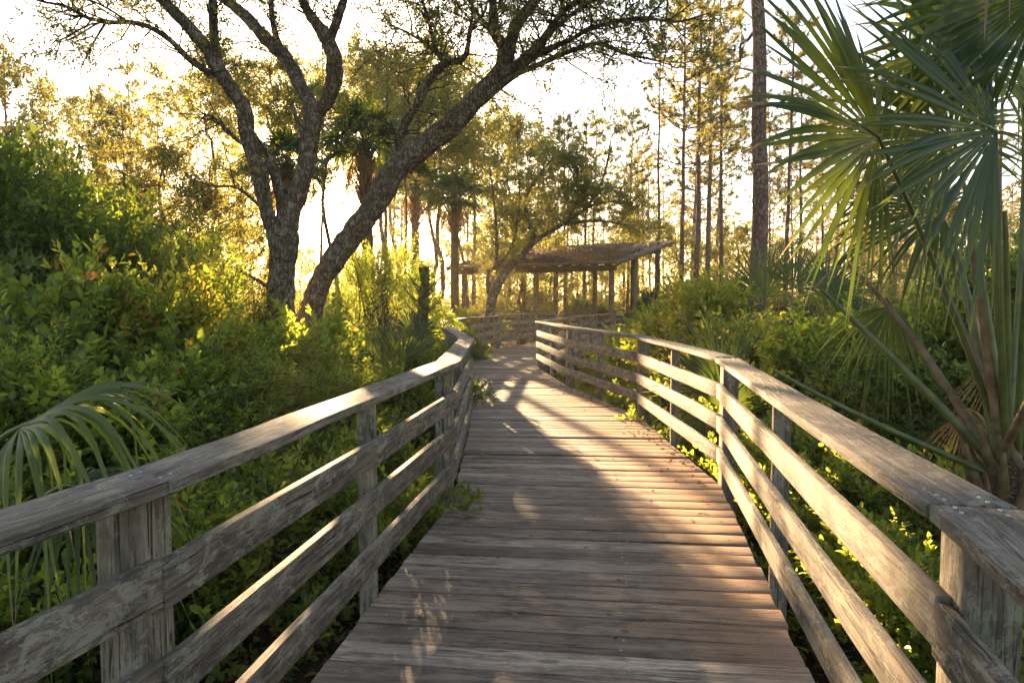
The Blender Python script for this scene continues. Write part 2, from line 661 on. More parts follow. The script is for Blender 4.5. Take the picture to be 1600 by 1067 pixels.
def deck():
    EL = offset_poly(L, .055, -1)
    ER = offset_poly(R, .055, 1)
    # stations pair left and right points so planks stay square to the walk
    Lp, Ld = resample(EL, 1)
    Rp, Rd = resample(ER, 1)

    def ptat(P, D, s):
        return np.array([np.interp(s, D, P[:, 0]), np.interp(s, D, P[:, 1])])
    # pick partner distances by y/heading: hand matched (left s, right s)

    def s_of_y(P, D, y):
        return np.interp(y, P[:, 1], D)
    st = [(-1.0, -1.25), (1.6, 1.35), (5.2, 5.0), (8.4, 8.3), (11.6, 12.0), (15.4, 15.2), (18.9, 18.3), (22.4, 20.9), (25.2, 23.2), (27.1, 25.9)]
    pts = []
    for a, b in st:
        pts.append((ptat(Lp, Ld, s_of_y(Lp, Ld, a)), ptat(Rp, Rd, s_of_y(Rp, Rd, b))))
    g = Geo()
    sg = Geo()
    Ls = np.array([p[0] for p in pts])
    Rs_ = np.array([p[1] for p in pts])
    C = (Ls + Rs_) / 2
    D = np.concatenate([[0], np.cumsum(np.linalg.norm(np.diff(C, axis=0), axis=1))])
    rs = RS(3)
    s = 0
    ctr = np.linspace(0, D[-1], 400)
    # edges follow the true edge polylines through their own y
    lyy = np.interp(ctr, D, Ls[:, 1])
    ryy = np.interp(ctr, D, Rs_[:, 1])
    k = 0
    while s < D[-1] - .2:
        w = .182 + rs.uniform(-.004, .004)
        gap = rs.choice([.006, .008, .011, .015])
        a0, a1 = s + gap / 2, s + w - gap / 2

        def ed(sv, which):
            yy = np.interp(sv, ctr, lyy if which == 0 else ryy)
            P_, D_ = (Lp, Ld) if which == 0 else (Rp, Rd)
            return ptat(P_, D_, s_of_y(P_, D_, yy))
        l0, l1, r0, r1 = ed(a0, 0), ed(a1, 0), ed(a0, 1), ed(a1, 1)
        ax = nrm(r0 - l0)
        el, er = rs.uniform(0, .018), rs.uniform(0, .018)
        l0, l1, r0, r1 = l0 - ax * el, l1 - ax * el, r0 + ax * er, r1 + ax * er
        dz = rs.uniform(-.004, .004)
        prism(g, l0, r0, l1, r1, -.038 + dz, dz, 10, .0016, rs.rand())
        if s < 14:
            m = l0 + (r0 - l0) * (.62 + .01 * math.sin(k)) + (l1 - l0) * .3
            m2 = m + (l1 - l0) * .45
            for q in (m, m2):
                disc(sg, q + rs.randn(2) * .004, .006, dz + .0035, 6)
            for fr in (.06, .94):
                q = l0 + (r0 - l0) * fr + (l1 - l0) * .5
                disc(sg, q + rs.randn(2) * .006, .004, dz + .0035, 6)
        s += w
        k += 1
    o = g.build("boardwalk", M_DECK, bcattr=True)
    tag(o, kind="structure")
    bevel(o, .004)
    so = sg.build("deck_screws", M_METAL, o)
    tag(so, kind="stuff")
    # stringers below
    for P_, sd_ in ((EL, 1), (ER, -1)):
        ia = offset_poly(P_, .06, sd_)
        ib = offset_poly(P_, .10, sd_)
        gg = Geo()
        for i in range(len(P_) - 1):
            prism(gg, ia[i], ia[i + 1], ib[i], ib[i + 1], -.24, -.045, 4, .001)
        gg.build("stringer", M_POST, o, bcattr=True)
    return pts


deck_pts = deck()

# ------------------------------------------------------------------ shelter
EA = np.array([-2.39, 30.0])      # front eave left end
EX = nrm(np.array([6.29, -4.0]))  # along the eave to the right
EY = np.array([-EX[1], EX[0]])    # back, uphill
EW, ED = 7.45, 6.46
ZE, ZB = 3.02, 4.27


def sh(s, t):
    return EA + EX * s + EY * t


def zroof(t):
    return ZE + (ZB - ZE) * t / ED


def obox(g, s0, s1, t0, t1, zf0, zf1, nsub=6):
    """box in eave coordinates whose bottom and top heights are functions of t"""
    off = RS(RNG.randrange(1 << 30)).rand(3) * 50
    V, BC = [], []
    longs = (s1 - s0) > (t1 - t0)
    for s, t in ((s0, t0), (s1, t0), (s1, t1), (s0, t1)):
        p = sh(s, t)
        for zf in (zf0, zf1):
            z = zf(t) if callable(zf) else zf
            V.append((p[0], p[1], z))
            BC.append((s, t, z) if longs else (t, s, z))
    f = [(0, 2, 4, 6), (1, 7, 5, 3), (0, 1, 3, 2), (2, 3, 5, 4), (4, 5, 7, 6), (6, 7, 1, 0)]
    g.add(V, f, np.array(BC) + off)


def shelter():
    c = sh(EW / 2, ED / 2)
    root = empty("shelter", (0, 0, 0), label="open timber shelter under a sloping roof strewn with brown leaves", cat="shelter")
    g = Geo()
    obox(g, -.55, EW, 0, ED, lambda t: zroof(t) - .03, lambda t: zroof(t))
    roof = g.build("roof", M_ROOFD, root, bcattr=True)
    for s0, s1, t0, t1 in ((-.6, EW + .05, -.05, -.003), (-.6, EW + .05, ED + .003, ED + .05), (EW + .003, EW + .06, 0, ED), (-.61, -.553, 0, ED)):
        g = Geo()
        obox(g, s0, s1, t0, t1, lambda t: zroof(t) - .17 if t1 - t0 > 1 else zroof(t) - .07, lambda t: zroof(t) + .02)
        g.build("fascia", M_SHED, roof, bcattr=True)
    for s in np.arange(-.3, EW, .61):
        g = Geo()
        obox(g, s, s + .05, .0, ED - .02, lambda t: zroof(t) - .19, lambda t: zroof(t) - .034)
        g.build("rafter", M_SHED, root, bcattr=True)
    rows = [(.5, [.0, 3.7, EW - .35]), (5.3, [.2, 2.0, 4.1, 6.0, EW - .3]), (2.9, [EW - .35, -.1])]
    for t, ss in rows[:2]:
        g = Geo()
        obox(g, -.3, EW - .15, t - .08, t + .08, zroof(t) - .42, zroof(t) - .195)
        g.build("beam", M_SHED, root, bcattr=True)
    for t, ss in rows:
        for s in ss:
            g = Geo()
            p = sh(s, t)
            post_box(g, p, EX, .17, .17, GZ - .2, zroof(t) - (.425 if t != 2.9 else .195))
            bevel(g.build("post", M_SHED, root, bcattr=True), .01)
    g = Geo()
    for k in range(36):
        t0 = k * .18 + .02
        obox(g, -.3, EW - .1, t0, t0 + .17, -.04, -.002)
    g.build("floor_deck", M_DECK, root, bcattr=True)
    for poly in ([sh(4.9, .3), sh(0, .3), sh(0, ED - .6), sh(EW - .2, ED - .6), sh(EW - .2, .5)],):
        P = [np.array(p) for p in poly]
        O0 = offset_poly(P, 0, -1)
        O1 = offset_poly(P, .19, -1)
        Ba = offset_poly(P, .03, -1)
        Bb = offset_poly(P, .068, -1)
        for i in range(len(P) - 1):
            g = Geo()
            prism(g, O0[i], O0[i + 1], O1[i], O1[i + 1], RH - .04, RH, 8)
            g.build("rail_cap", M_CAP, root, bcattr=True)
            for a, b in BOARDS:
                g = Geo()
                prism(g, Ba[i], Ba[i + 1], Bb[i], Bb[i + 1], a, b, 6)
                g.build("rail_board", M_RAIL, root, bcattr=True)
            nn = 3
            for j in range(1, nn):
                g = Geo()
                m = Bb[i] + (Bb[i + 1] - Bb[i]) * j / nn
                post_box(g, m + nrm(O1[i] - O0[i]) * .05, P[i + 1] - P[i], .09, .09, -.2, RH - .045)
                g.build("rail_post", M_POST, root, bcattr=True)
    return root


shelter()

# ------------------------------------------------------------------ foliage generators
OVAL = (np.array([[0, 0, 0], [.32, .5, .10], [.72, .40, .06], [1, 0, -.10], [.72, -.40, .06], [.32, -.5, .10]]), np.array([[0, 3, 2, 1], [0, 5, 4, 3]]))
DIAM = (np.array([[0, 0, 0], [.5, .5, .08], [1, 0, -.06], [.5, -.5, .08]]), np.array([[0, 2, 1], [0, 3, 2]]))
NEED = (np.array([[0, .5, 0], [0, -.5, 0], [1, 0, 0]]), np.array([[0, 1, 2]]))


def leaves(g, B, D, ln, wr=.45, shape=OVAL, rs=None, flat=.5):
    """B bases, D directions (N,3); random roll with some preference for facing up"""
    n = len(B)
    if n == 0:
        return
    D = nrm(D)
    up = nrm(np.array([0, 0, 1.0]) * flat + rs.randn(n, 3) * (1 - flat) * .9)
    S = nrm(np.cross(D, up))
    Nn = np.cross(S, D)
    ln = np.broadcast_to(ln, (n,))
    tv, tf = shape
    V = B[:, None, :] + ln[:, None, None] * (tv[None, :, 0:1] * D[:, None, :] + tv[None, :, 1:2] * wr * S[:, None, :] + tv[None, :, 2:3] * wr * 2 * Nn[:, None, :])
    F = tf[None] + (np.arange(n) * len(tv))[:, None, None]
    g.add(V.reshape(-1, 3), F.reshape(-1, tf.shape[1]))


def sprays(g, gt, S, D, slen, nl, ll, wr, shape, rs, twig=True, open_=.75, flat=.45, tr=.003):
    """twigs starting at S heading D with nl leaves spiralling along each"""
    n = len(S)
    D = nrm(D)
    a = nrm(np.cross(D, nrm(rs.randn(n, 3))))
    b = np.cross(D, a)
    slen = np.broadcast_to(slen, (n,)) * rs.uniform(.7, 1.25, n)
    sag = np.array([0, 0, -1.0]) * .15
    k = np.arange(nl)
    t = (k + .6) / nl
    ph = k * 2.4
    P = S[:, None, :] + slen[:, None, None] * (t[None, :, None] * D[:, None, :] + (t ** 2)[None, :, None] * sag)
    rad = np.cos(ph)[None, :, None] * a[:, None, :] + np.sin(ph)[None, :, None] * b[:, None, :]
    wgt = open_ * (1.15 - t)[None, :, None] + .15
    LD = D[:, None, :] * .55 + rad * wgt + rs.randn(n, nl, 3) * .18
    L_ = ll * rs.uniform(.65, 1.2, (n, nl)) * (1.0 - .25 * (t[None] > .9))
    leaves(g, P.reshape(-1, 3), LD.reshape(-1, 3), L_.ravel(), wr, shape, rs, flat)
    if twig and gt is not None:
        # thin 3-sided twigs, all at once
        E = S + D * slen[:, None] + sag * slen[:, None]
        ang = np.arange(3) * 2.094
        ring = np.cos(ang)[None, :, None] * a[:, None, :] + np.sin(ang)[None, :, None] * b[:, None, :]
        V = np.concatenate([S[:, None, :] + ring * tr, E[:, None, :] + ring * tr * .4], 1)
        f = np.array([[0, 1, 4, 3], [1, 2, 5, 4], [2, 0, 3, 5]])
        F = f[None] + (np.arange(n) * 6)[:, None, None]
        gt.add(V.reshape(-1, 3), F.reshape(-1, 4))


def curve_pts(a, b, n, wob, rs, sag=0):
    t = np.linspace(0, 1, n)[:, None]
    P = a + (b - a) * t
    w = np.cumsum(rs.randn(n, 3), 0) * wob
    w = w - w[0] - (w[-1] - w[0]) * t
    P = P + w
    P[:, 2] += sag * 4 * (t[:, 0] * (1 - t[:, 0]))
    return P


def make_shrub(name, seed, rad, H, nlump, twigs, nl, ll, wr, mat, shape=OVAL, slen=.22, base_z=.1, hollow=.3, nstem=16, shoots=90):
    rs = RS(seed)
    root = empty(name)
    g, gt = Geo(), Geo()
    lumps = []
    for i in range(nlump):
        th = rs.rand() * 2 * math.pi
        z = base_z + (H - base_z) * (rs.rand() ** .8)
        zz = (z - base_z) / (H - base_z)
        rr_ = rad * (.55 + .45 * math.sin(math.pi * min(1, zz * .75 + .22))) * math.sqrt(rs.uniform(.1, 1.15))
        if zz > .7:
            rr_ *= .7
        lumps.append((rr_ * math.cos(th), rr_ * math.sin(th), z, rs.uniform(.08, .27) * rad))
    lumps = np.array(lumps)
    wt = lumps[:, 3] ** 1.6
    li = rs.choice(nlump, twigs, p=wt / wt.sum())
    dirs = nrm(rs.randn(twigs, 3) + np.array([0, 0, .35]))
    S = lumps[li, :3] + dirs * lumps[li, 3:4] * rs.uniform(hollow, 1.25, (twigs, 1))
    out = S * np.array([1, 1, 0])
    D = nrm(dirs * .8 + nrm(out) * .5 + np.array([0, 0, .55]) + rs.randn(twigs, 3) * .35)
    h = twigs // 2
    sprays(g, gt, S[:h], D[:h], slen * 1.25, nl, ll * 1.2, wr, shape, rs)
    sprays(g, gt, S[h:], D[h:], slen * .9, nl, ll * .85, wr, shape, rs)
    # long shoots that break the outline
    k = rs.randint(0, nlump, shoots)
    d = nrm(nrm(lumps[k, :3] * [1, 1, .4]) * .7 + rs.randn(shoots, 3) * .35 + [0, 0, .9])
    st = lumps[k, :3] + d * lumps[k, 3:4] * .5
    sprays(g, gt, st, d, slen * 2.4, nl * 2, ll * 1.05, wr, shape, rs, tr=.004)
    for i in range(min(nstem, nlump)):
        b = np.array([rs.randn() * .12 * rad, rs.randn() * .12 * rad, -.1])
        P = curve_pts(b, lumps[i, :3], 8, .03 * rad, rs, sag=.06 * rad)
        gt.tube(P, np.linspace(.022, .006, 8) * (H / 2 + .3), 5)
    for i in range(nlump):
        j = rs.randint(0, min(nstem, nlump))
        P = curve_pts(lumps[j, :3] * .6, lumps[i, :3], 5, .03 * rad, rs)
        gt.tube(P, np.linspace(.010, .004, 5), 4)
    for i in range(26):  # bare dead twigs sticking out
        a_ = lumps[rs.randint(nlump), :3] * .8
        e = a_ + nrm(rs.randn(3) + nrm(a_ * [1, 1, 0]) * 1.2 + [0, 0, .3]) * rad * rs.uniform(.35, .75)
        gt.tube(curve_pts(a_, e, 7, .035 * rad, rs), np.linspace(.008, .002, 7), 3)
    gt.build("stems", M_TWIG, root)
    g.build("foliage", mat, root)
    return root


# ------------------------------------------------------------------ palm leaves
def fan(g, hub, D, N, Lg, nseg=40, spread=2.3, droop=.35, fuse=.38, seed=0, cup=.25, hang=.06, wk=1.0, ts=None, gap=0):
    rs = RS(seed)
    hub = np.asarray(hub, float)
    D = nrm(np.asarray(D, float))
    N = np.asarray(N, float)
    N = nrm(N - D * (N @ D))
    S = np.cross(D, N)
    if ts is None:
        ts = np.array([.015, .15, .28, fuse, .5, .62, .74, .86, .95, 1.0])
    else:
        ts = np.array(ts)
    m = len(ts)
    da = 2 * spread / (nseg - 1)
    for i in range(nseg):
        a = -spread + da * i + rs.randn() * .012
        Li = Lg * (.52 + .48 * math.cos(a * .6)) * rs.uniform(.92, 1.06)
        d = D * math.cos(a) + S * math.sin(a) - N * cup * (1 - math.cos(a)) * .5 + N * rs.randn() * .03
        d = nrm(d)
        T = nrm(-D * math.sin(a) + S * math.cos(a))
        Nn = np.cross(d, T)
        if Nn @ N < 0:
            Nn = -Nn
        wf = Li * fuse * math.tan(da / 2) * 1.0 * wk
        w = np.where(ts <= fuse, Li * ts * math.tan(da / 2) * wk, wf * (1 - np.clip((ts - fuse) / (1 - fuse), 0, 1) ** 1.35) * 1.06)
        w = np.maximum(w, .0006)
        dr = droop * rs.uniform(.55, 1.5)
        x = np.maximum(0, ts - fuse * .75)
        P = hub + d[None] * (Li * ts)[:, None]
        zdrop = dr * Li * x ** 2 * 1.6
        if rs.rand() < hang:
            k0 = rs.uniform(.5, .75)
            zdrop = zdrop + np.maximum(0, ts - k0) * Li * 1.4
            P -= d[None] * (np.maximum(0, ts - k0) * Li * .8)[:, None]
        P = P - np.array([0, 0, 1.0]) * zdrop[:, None]
        P += T * (rs.randn() * .06 * Li * x ** 2)[:, None] if False else T[None] * (rs.randn() * .10 * Li * x[:, None] ** 2)
        fold = .42
        Lf = P - T * w[:, None]
        Rt = P + T * w[:, None]
        C = P + Nn * (w * 2 * fold)[:, None]
        V = np.stack([Lf, C, Rt], 1).reshape(-1, 3)
        idx = np.arange(m * 3).reshape(m, 3)
        q = np.concatenate([np.stack([idx[:-1, 0], idx[:-1, 1], idx[1:, 1], idx[1:, 0]], -1), np.stack([idx[:-1, 1], idx[:-1, 2], idx[1:, 2], idx[1:, 1]], -1)])
        g.add(V, q, rd=np.repeat(ts * Li / Lg + rs.randn() * .03, 3))


def bez(p0, p1, p2, n=12):
    t = np.linspace(0, 1, n)[:, None]
    return (1 - t) ** 2 * p0 + 2 * t * (1 - t) * p1 + t * t * p2


def frond(root, base, mid, hub, Lg, N, seed, mat=M_PALM, D=None, r0=.026, r1=.011, stalkmat=None, **kw):
    base, mid, hub = [np.asarray(q, float) for q in (base, mid, hub)]
    P = bez(base, mid, hub, 14)
    if D is None:
        D = nrm(hub - mid)
    g = Geo()
    fan(g, hub, D, N, Lg, seed=seed, **kw)
    f = g.build("frond", mat, root, bcattr=True)
    gs = Geo()
    P2 = np.concatenate([P, [hub + nrm(D) * Lg * .12, hub + nrm(D) * Lg * .25]])
    Rr = np.concatenate([np.linspace(r0, r1, 14), [r1 * .6, .001]])
    gs.tube(P2, Rr, 7)
    gs.build("stalk", stalkmat or M_STALK, f, smooth=True)
    return f


SHORT_TS = [.02, .2, .38, .6, .8, 1.0]


def make_palm(name, seed, H, nfr, Lg, pet, trunk_r=.14, nseg=22, dead=8, mat=M_PALM, up=.2, lean=(0, 0)):
    """cabbage palm: boots and bark trunk, a round head of fan leaves, a skirt of dead ones"""
    rs = RS(seed)
    root = empty(name)
    top = np.array([lean[0], lean[1], H])
    if H > .5:
        g = Geo()
        P = curve_pts(np.array([0., 0, -.3]), top, 26, .01, rs)
        g.tube(P, trunk_r * (1 + .10 * rs.rand(26)) * np.linspace(1.05, .95, 26), 12)
        g.build("trunk", M_PALMB, root, smooth=True)
        gb = Geo()
        for k in range(40):
            h = H - 1.5 + k * .036
            if h < .3:
                continue
            a = k * 2.4
            c = top * (h / H) * np.array([1, 1, 0]) + np.array([0, 0, h])
            o = np.array([math.cos(a), math.sin(a), 0])
            gb.tube([c + o * trunk_r * .8, c + o * (trunk_r + .05) + [0, 0, .12], c + o * (trunk_r + .14) + [0, 0, .3]], [.05, .035, .012], 5)
        gb.build("boots", M_STALKD, root)
    g, gs = Geo(), Geo()
    for k in range(nfr):
        az = k * 2.4 + rs.randn() * .2
        el = 1.25 - 1.75 * (k + .5) / nfr + up
        o = np.array([math.cos(az) * math.cos(el), math.sin(az) * math.cos(el), math.sin(el)])
        hub = top + o * pet * rs.uniform(.8, 1.15) - np.array([0, 0, .12 * pet])
        D = nrm(o + np.array([0, 0, -.35]))
        Nn = np.array([0, 0, 1.0]) if abs(D[2]) < .9 else np.array([math.cos(az), math.sin(az), 0])
        if abs(D[2]) > .9:
            Nn = -Nn
        fan(g, hub, D, Nn + rs.randn(3) * .25, Lg * rs.uniform(.85, 1.1), nseg, 2.1, .45, .35, rs.randint(1 << 30), ts=SHORT_TS, hang=.05)
        gs.tube(bez(top, top + o * pet * .5 + np.array([0, 0, .06]), hub, 5), [.018, .015, .012, .011, .01], 4)
    fo = g.build("fronds", mat, root, bcattr=True)
    gs.build("stalks", M_STALK, root)
    if dead:
        g = Geo()
        for k in range(dead):
            az = k * 2.4 + 1
            o = np.array([math.cos(az), math.sin(az), 0])
            hub = top + o * (trunk_r + .22) + np.array([0, 0, -.3 - .5 * rs.rand()])
            fan(g, hub, nrm(o * .25 + np.array([0, 0, -1])), o, Lg * .9, 16, 1.0, .1, .4, rs.randint(1 << 30), ts=SHORT_TS, wk=.6)
            gg = bez(top, top + o * .3, hub, 4)
            g.tube(gg, [.012] * 4, 4)
        g.build("dead_fronds", M_DEAD, root)
    return root


# ------------------------------------------------------------------ big oaks (traced limbs given their own depths)
def smooth_path(P, n):
    P = np.asarray(P, float)
    k = len(P)
    s = np.linspace(0, k - 1, n)
    out = []
    for x in s:
        i = min(int(x), k - 2)
        t = x - i
        p0 = P[max(i - 1, 0)]
        p1, p2 = P[i], P[i + 1]
        p3 = P[min(i + 2, k - 1)]
        out.append(.5 * (2 * p1 + (p2 - p0) * t + (2 * p0 - 5 * p1 + 4 * p2 - p3) * t * t + (3 * p1 - p0 - 3 * p2 + p3) * t ** 3))
    return np.array(out)


def limb(g, pts, Y0, Y1, seed, k=10, nm=4, rs_=1.0):
    """pts: (px, py, radius px); depth runs from Y0 to Y1 along the limb"""
    n = len(pts)
    rows = []
    for i, (x, y, r) in enumerate(pts):
        Yd = Y0 + (Y1 - Y0) * i / (n - 1)
        p = at(x, y, Yd)
        rows.append([*p, r * rs_ * Yd / 1067])
    Q = smooth_path(rows, n * nm)
    rs = RS(seed)
    P = Q[:, :3] + rs.randn(len(Q), 3) * Q[:, 3:4] * .04
    R_ = np.maximum(Q[:, 3], .006) * (1 + .045 * rs.randn(len(Q)))
    g.tube(P, R_, k)
    return P, R_


def twigs_on(gt, g, P, R_, n, rs, ln=(.6, 1.5), sub=5, nl=7, ll=.055, slen=.25, wr=.42, upb=.35, shape=OVAL, rmax=.09, leafp=1.0):
    ok = np.where(R_ < rmax)[0]
    if len(ok) == 0:
        return
    SS, DD = [], []
    for _ in range(n):
        i = rs.choice(ok)
        p = P[i]
        t = nrm(P[min(i + 1, len(P) - 1)] - P[max(i - 1, 0)])
        d = nrm(t * .6 + nrm(rs.randn(3)) + np.array([0, 0, upb]))
        le = rs.uniform(*ln)
        e = p + d * le + np.array([0, 0, -.12 * le])
        Q = curve_pts(p, e, 7, .035 * le, rs)
        gt.tube(Q, np.linspace(min(.013, R_[i] * .5 + .003), .003, 7), 4)
        for _s in range(sub):
            j = rs.randint(2, 7)
            d2 = nrm(d * .6 + nrm(rs.randn(3)) * .9)
            l2 = le * rs.uniform(.25, .5)
            e2 = Q[j] + d2 * l2
            gt.tube(curve_pts(Q[j], e2, 4, .03 * l2, rs), [.005, .004, .003, .002], 3)
            if rs.rand() < leafp:
                for q in range(3):
                    SS.append(Q[j] + (e2 - Q[j]) * rs.uniform(.3, 1))
                    DD.append(nrm(d2 + rs.randn(3) * .6))
    if SS:
        sprays(g, gt, np.array(SS), np.array(DD), slen, nl, ll, wr, shape, rs, tr=.0022)


def make_oak(name, limbs, label, seed, ntw, stuff, slim):
    rs = RS(seed)
    gb, gt, gl = Geo(), Geo(), Geo()
    root = empty(name, label=label, cat="tree")
    for i, (pts, Y0, Y1, k, tw) in enumerate(limbs):
        P, R_ = limb(gb, pts, Y0, Y1, seed * 31 + i, k, 4, slim)
        if tw:
            twigs_on(gt, gl, P, R_, int(tw * ntw), rs, **stuff)
    gb.build("trunk", M_OAK, root, smooth=True)
    gt.build("twigs", M_TWIG, root)
    gl.build("crown", M_OAKLEAF, root)
    return root


YO = 11.0
oak1 = [
    ([(434, 560, 30), (437, 500, 25), (440, 430, 23), (444, 375, 25), (450, 338, 20), (470, 287, 16), (482, 236, 16.5), (488, 189, 17), (492, 165, 17)], YO, YO, 16, 0),
    ([(440, 390, 20), (428, 360, 15), (418, 337, 13), (405, 270, 14), (388, 219, 13.5), (381, 169, 13), (358, 135, 12.5), (337, 101, 13), (317, 68, 11), (287, 34, 10), (256, 3, 9), (225, -35, 7), (190, -90, 4)], YO - .05, YO - 1.2, 12, 1),
    ([(340, 100, 9), (338, 85, 8), (334, 50, 8), (332, 0, 7.5), (328, -60, 6), (335, -130, 3)], YO - .7, YO - .2, 10, 1.2),
    ([(446, 350, 12), (439, 304, 11), (418, 243, 9), (400, 222, 9), (388, 205, 8)], YO + .1, YO - .3, 9, 0),
    ([(330, 120, 6), (318, 108, 6), (294, 91, 5.5), (267, 64, 5), (236, 44, 4.5), (202, 35, 4.3), (169, 35, 3.8), (135, 27, 3), (101, 10, 2.5), (67, 3, 2), (30, -8, 1.2)], YO - .7, YO - 2.0, 7, 1.3),
    ([(165, 36, 2.5), (150, 60, 1.8), (138, 81, 1.3), (125, 111, .9)], YO - 1.6, YO - 1.8, 5, .25),
    ([(200, 35, 2.5), (170, 15, 2), (130, -5, 1.5)], YO - 1.5, YO - 1.2, 5, .3),
    ([(488, 185, 13), (484, 160, 12.5), (469, 135, 12), (449, 94, 12), (418, 64, 11), (388, 30, 10), (354, 0, 9), (315, -35, 6.5), (280, -80, 3)], YO, YO + 1.2, 12, 1.2),
    ([(445, 90, 7), (432, 60, 6), (425, 25, 5), (425, -20, 4), (440, -70, 2)], YO + .4, YO + .9, 7, .8),
    ([(492, 175, 14), (511, 158, 13), (522, 121, 14), (520, 84, 13.5), (508, 57, 12), (487, 27, 9), (472, 0, 8), (455, -40, 6), (440, -90, 3)], YO, YO - .9, 12, 1.2),
    ([(512, 70, 9), (526, 34, 8), (537, 0, 7), (548, -40, 5), (560, -90, 2.5)], YO - .4, YO - .8, 9, .9),
    ([(480, 230, 7), (470, 202, 4.5), (461, 180, 3.5), (456, 157, 2.8)], YO - .1, YO - .2, 6, 0),
    ([(388, 225, 5), (371, 219, 4), (351, 199, 3), (331, 182, 2), (315, 178, 1)], YO - .5, YO - .9, 6, .25),
    ([(418, 335, 4), (408, 324, 3.2), (371, 294, 2.5), (331, 290, 1.6), (300, 280, 1)], YO - .1, YO - .6, 6, .25),
    ([(428, 455, 5), (412, 444, 3.5), (385, 428, 2.4), (367, 421, 1.3)], YO - .2, YO - .6, 6, 0),
]
YL = 11.6
oak2 = [
    ([(478, 560, 30), (484, 497, 25), (494, 457, 21.5), (512, 421, 22), (541, 379, 23), (569, 342, 23.5), (591, 312, 23.5), (616, 267, 23.5), (656, 233, 23), (704, 196, 22), (737, 162, 20.5), (768, 132, 19), (788, 105, 17)], YL, YL - 1.0, 16, 0),
    ([(783, 112, 13), (786, 74, 12), (773, 51, 10), (770, 0, 8), (766, -50, 6), (760, -110, 3)], YL - 1, YL - .6, 10, 1.2),
    ([(788, 105, 14), (798, 67, 12.5), (808, 37, 11.5), (835, 3, 10), (862, -40, 7), (880, -100, 3)], YL - 1, YL - 1.6, 11, 1.2),
    ([(785, 115, 12), (805, 104, 10), (832, 81, 9.5), (856, 54, 8.5), (873, 27, 6), (903, 0, 5), (940, -25, 3)], YL - 1, YL - 2.0, 9, 1.3),
    ([(790, 118, 8), (820, 100, 7), (845, 81, 6), (889, 64, 5), (920, 45, 4.5), (951, 37, 4), (982, 30, 4), (1015, 29, 3.5), (1059, 34, 2.5), (1110, 20, 1.4)], YL - 1, YL - 2.6, 7, 1.6),
    ([(755, 155, 8), (805, 118, 6), (849, 98, 5.3), (889, 81, 4.8), (935, 68, 4.2), (975, 84, 3), (1009, 91, 2.3), (1036, 98, 1.2)], YL - 1, YL - 2.2, 7, 1.2),
    ([(845, 65, 5), (884, 30, 4), (924, 3, 3), (975, -6, 2)], YL - 1.6, YL - 2.2, 6, .6),
    ([(612, 268, 14), (620, 240, 10), (624, 216, 9.3), (634, 189, 9), (656, 155, 8.5), (670, 125, 9), (697, 98, 8), (721, 94, 6), (731, 74, 5), (735, 47, 4.6), (754, 24, 3), (762, 3, 2), (770, -30, 1.2)], YL - .3, YL - 1.4, 9, 1.2),
    ([(734, 50, 3.5), (738, 20, 3), (738, -15, 2), (742, -50, 1)], YL - 1.1, YL - 1.3, 6, .4),
    ([(695, 98, 5), (683, 84, 4), (663, 67, 3.2), (636, 51, 2.6), (612, 40, 1.6)], YL - .9, YL - .9, 6, .9),
    ([(690, 92, 4.5), (680, 75, 4), (670, 34, 3.5), (660, 0, 3), (650, -50, 1.6)], YL - .9, YL - .4, 6, 1.0),
    ([(775, 60, 5), (745, 20, 4), (720, -20, 3)], YL - .8, YL - .2, 6, .6),
]
OKW = dict(ln=(.5, 1.4), sub=5, nl=6, ll=.06, slen=.2, rmax=.085, leafp=.8)
make_oak("oak_tree", oak1, "big upright oak with a forked lichen-spotted trunk, the sun shining beside its right stem", 11, 26, OKW, .88)
make_oak("oak_tree", oak2, "big leaning oak whose thick trunk slants up to the right over the boardwalk", 12, 24, OKW, .78)


# ------------------------------------------------------------------ generic small trees, gold thicket trees
def make_tree(name, seed, H, rad, trunk_r, nb, ll, mat, shape=DIAM, nl=8, dens=1.0, wr=.45, clear=.35, slen=.3, bark=M_OAK, subs=6, flatc=1.0):
    rs = RS(seed)
    root = empty(name)
    gb, gt, gl = Geo(), Geo(), Geo()
    top = np.array([rs.randn() * .05 * H, rs.randn() * .05 * H, H * .95])
    T = curve_pts(np.array([0., 0, -.4]), top, 16, .018 * H, rs)
    gb.tube(T, np.linspace(trunk_r, trunk_r * .15, 16), 9)
    SS, DD = [], []
    for i in range(nb):
        f = clear + (1 - clear) * (i + rs.rand()) / nb
        j = int(f * 15)
        az = i * 2.4 + rs.randn() * .4
        prof = math.sin(math.pi * min(1, (f - clear) / (1 - clear) * .8 + .18)) ** .6
        le = rad * prof * rs.uniform(.7, 1.15)
        e = T[j] + np.array([math.cos(az) * le, math.sin(az) * le, le * rs.uniform(.2, .8) * flatc])
        Q = curve_pts(T[j], e, 9, .05 * le, rs)
        gb.tube(Q, np.linspace(trunk_r * .42 * (1.1 - f), .008, 9), 5)
        for s in range(int(subs * dens)):
            k = rs.randint(2, 9)
            d = nrm(nrm(e - T[j]) * .5 + nrm(rs.randn(3)) + np.array([0, 0, .1]))
            l2 = le * rs.uniform(.2, .45)
            e2 = Q[k] + d * l2
            W = curve_pts(Q[k], e2, 5, .04 * l2, rs)
            gt.tube(W, np.linspace(.011, .004, 5), 3)
            for q in range(7):
                p = W[rs.randint(1, 5)]
                SS.append(p + rs.randn(3) * .05)
                DD.append(nrm(d * .5 + nrm(rs.randn(3))))
    sprays(gl, gt, np.array(SS), np.array(DD), slen, nl, ll, wr, shape, rs, tr=.003)
    gb.build("trunk", bark, root, smooth=True)
    gt.build("twigs", M_TWIG, root)
    gl.build("crown", mat, root)
    return root


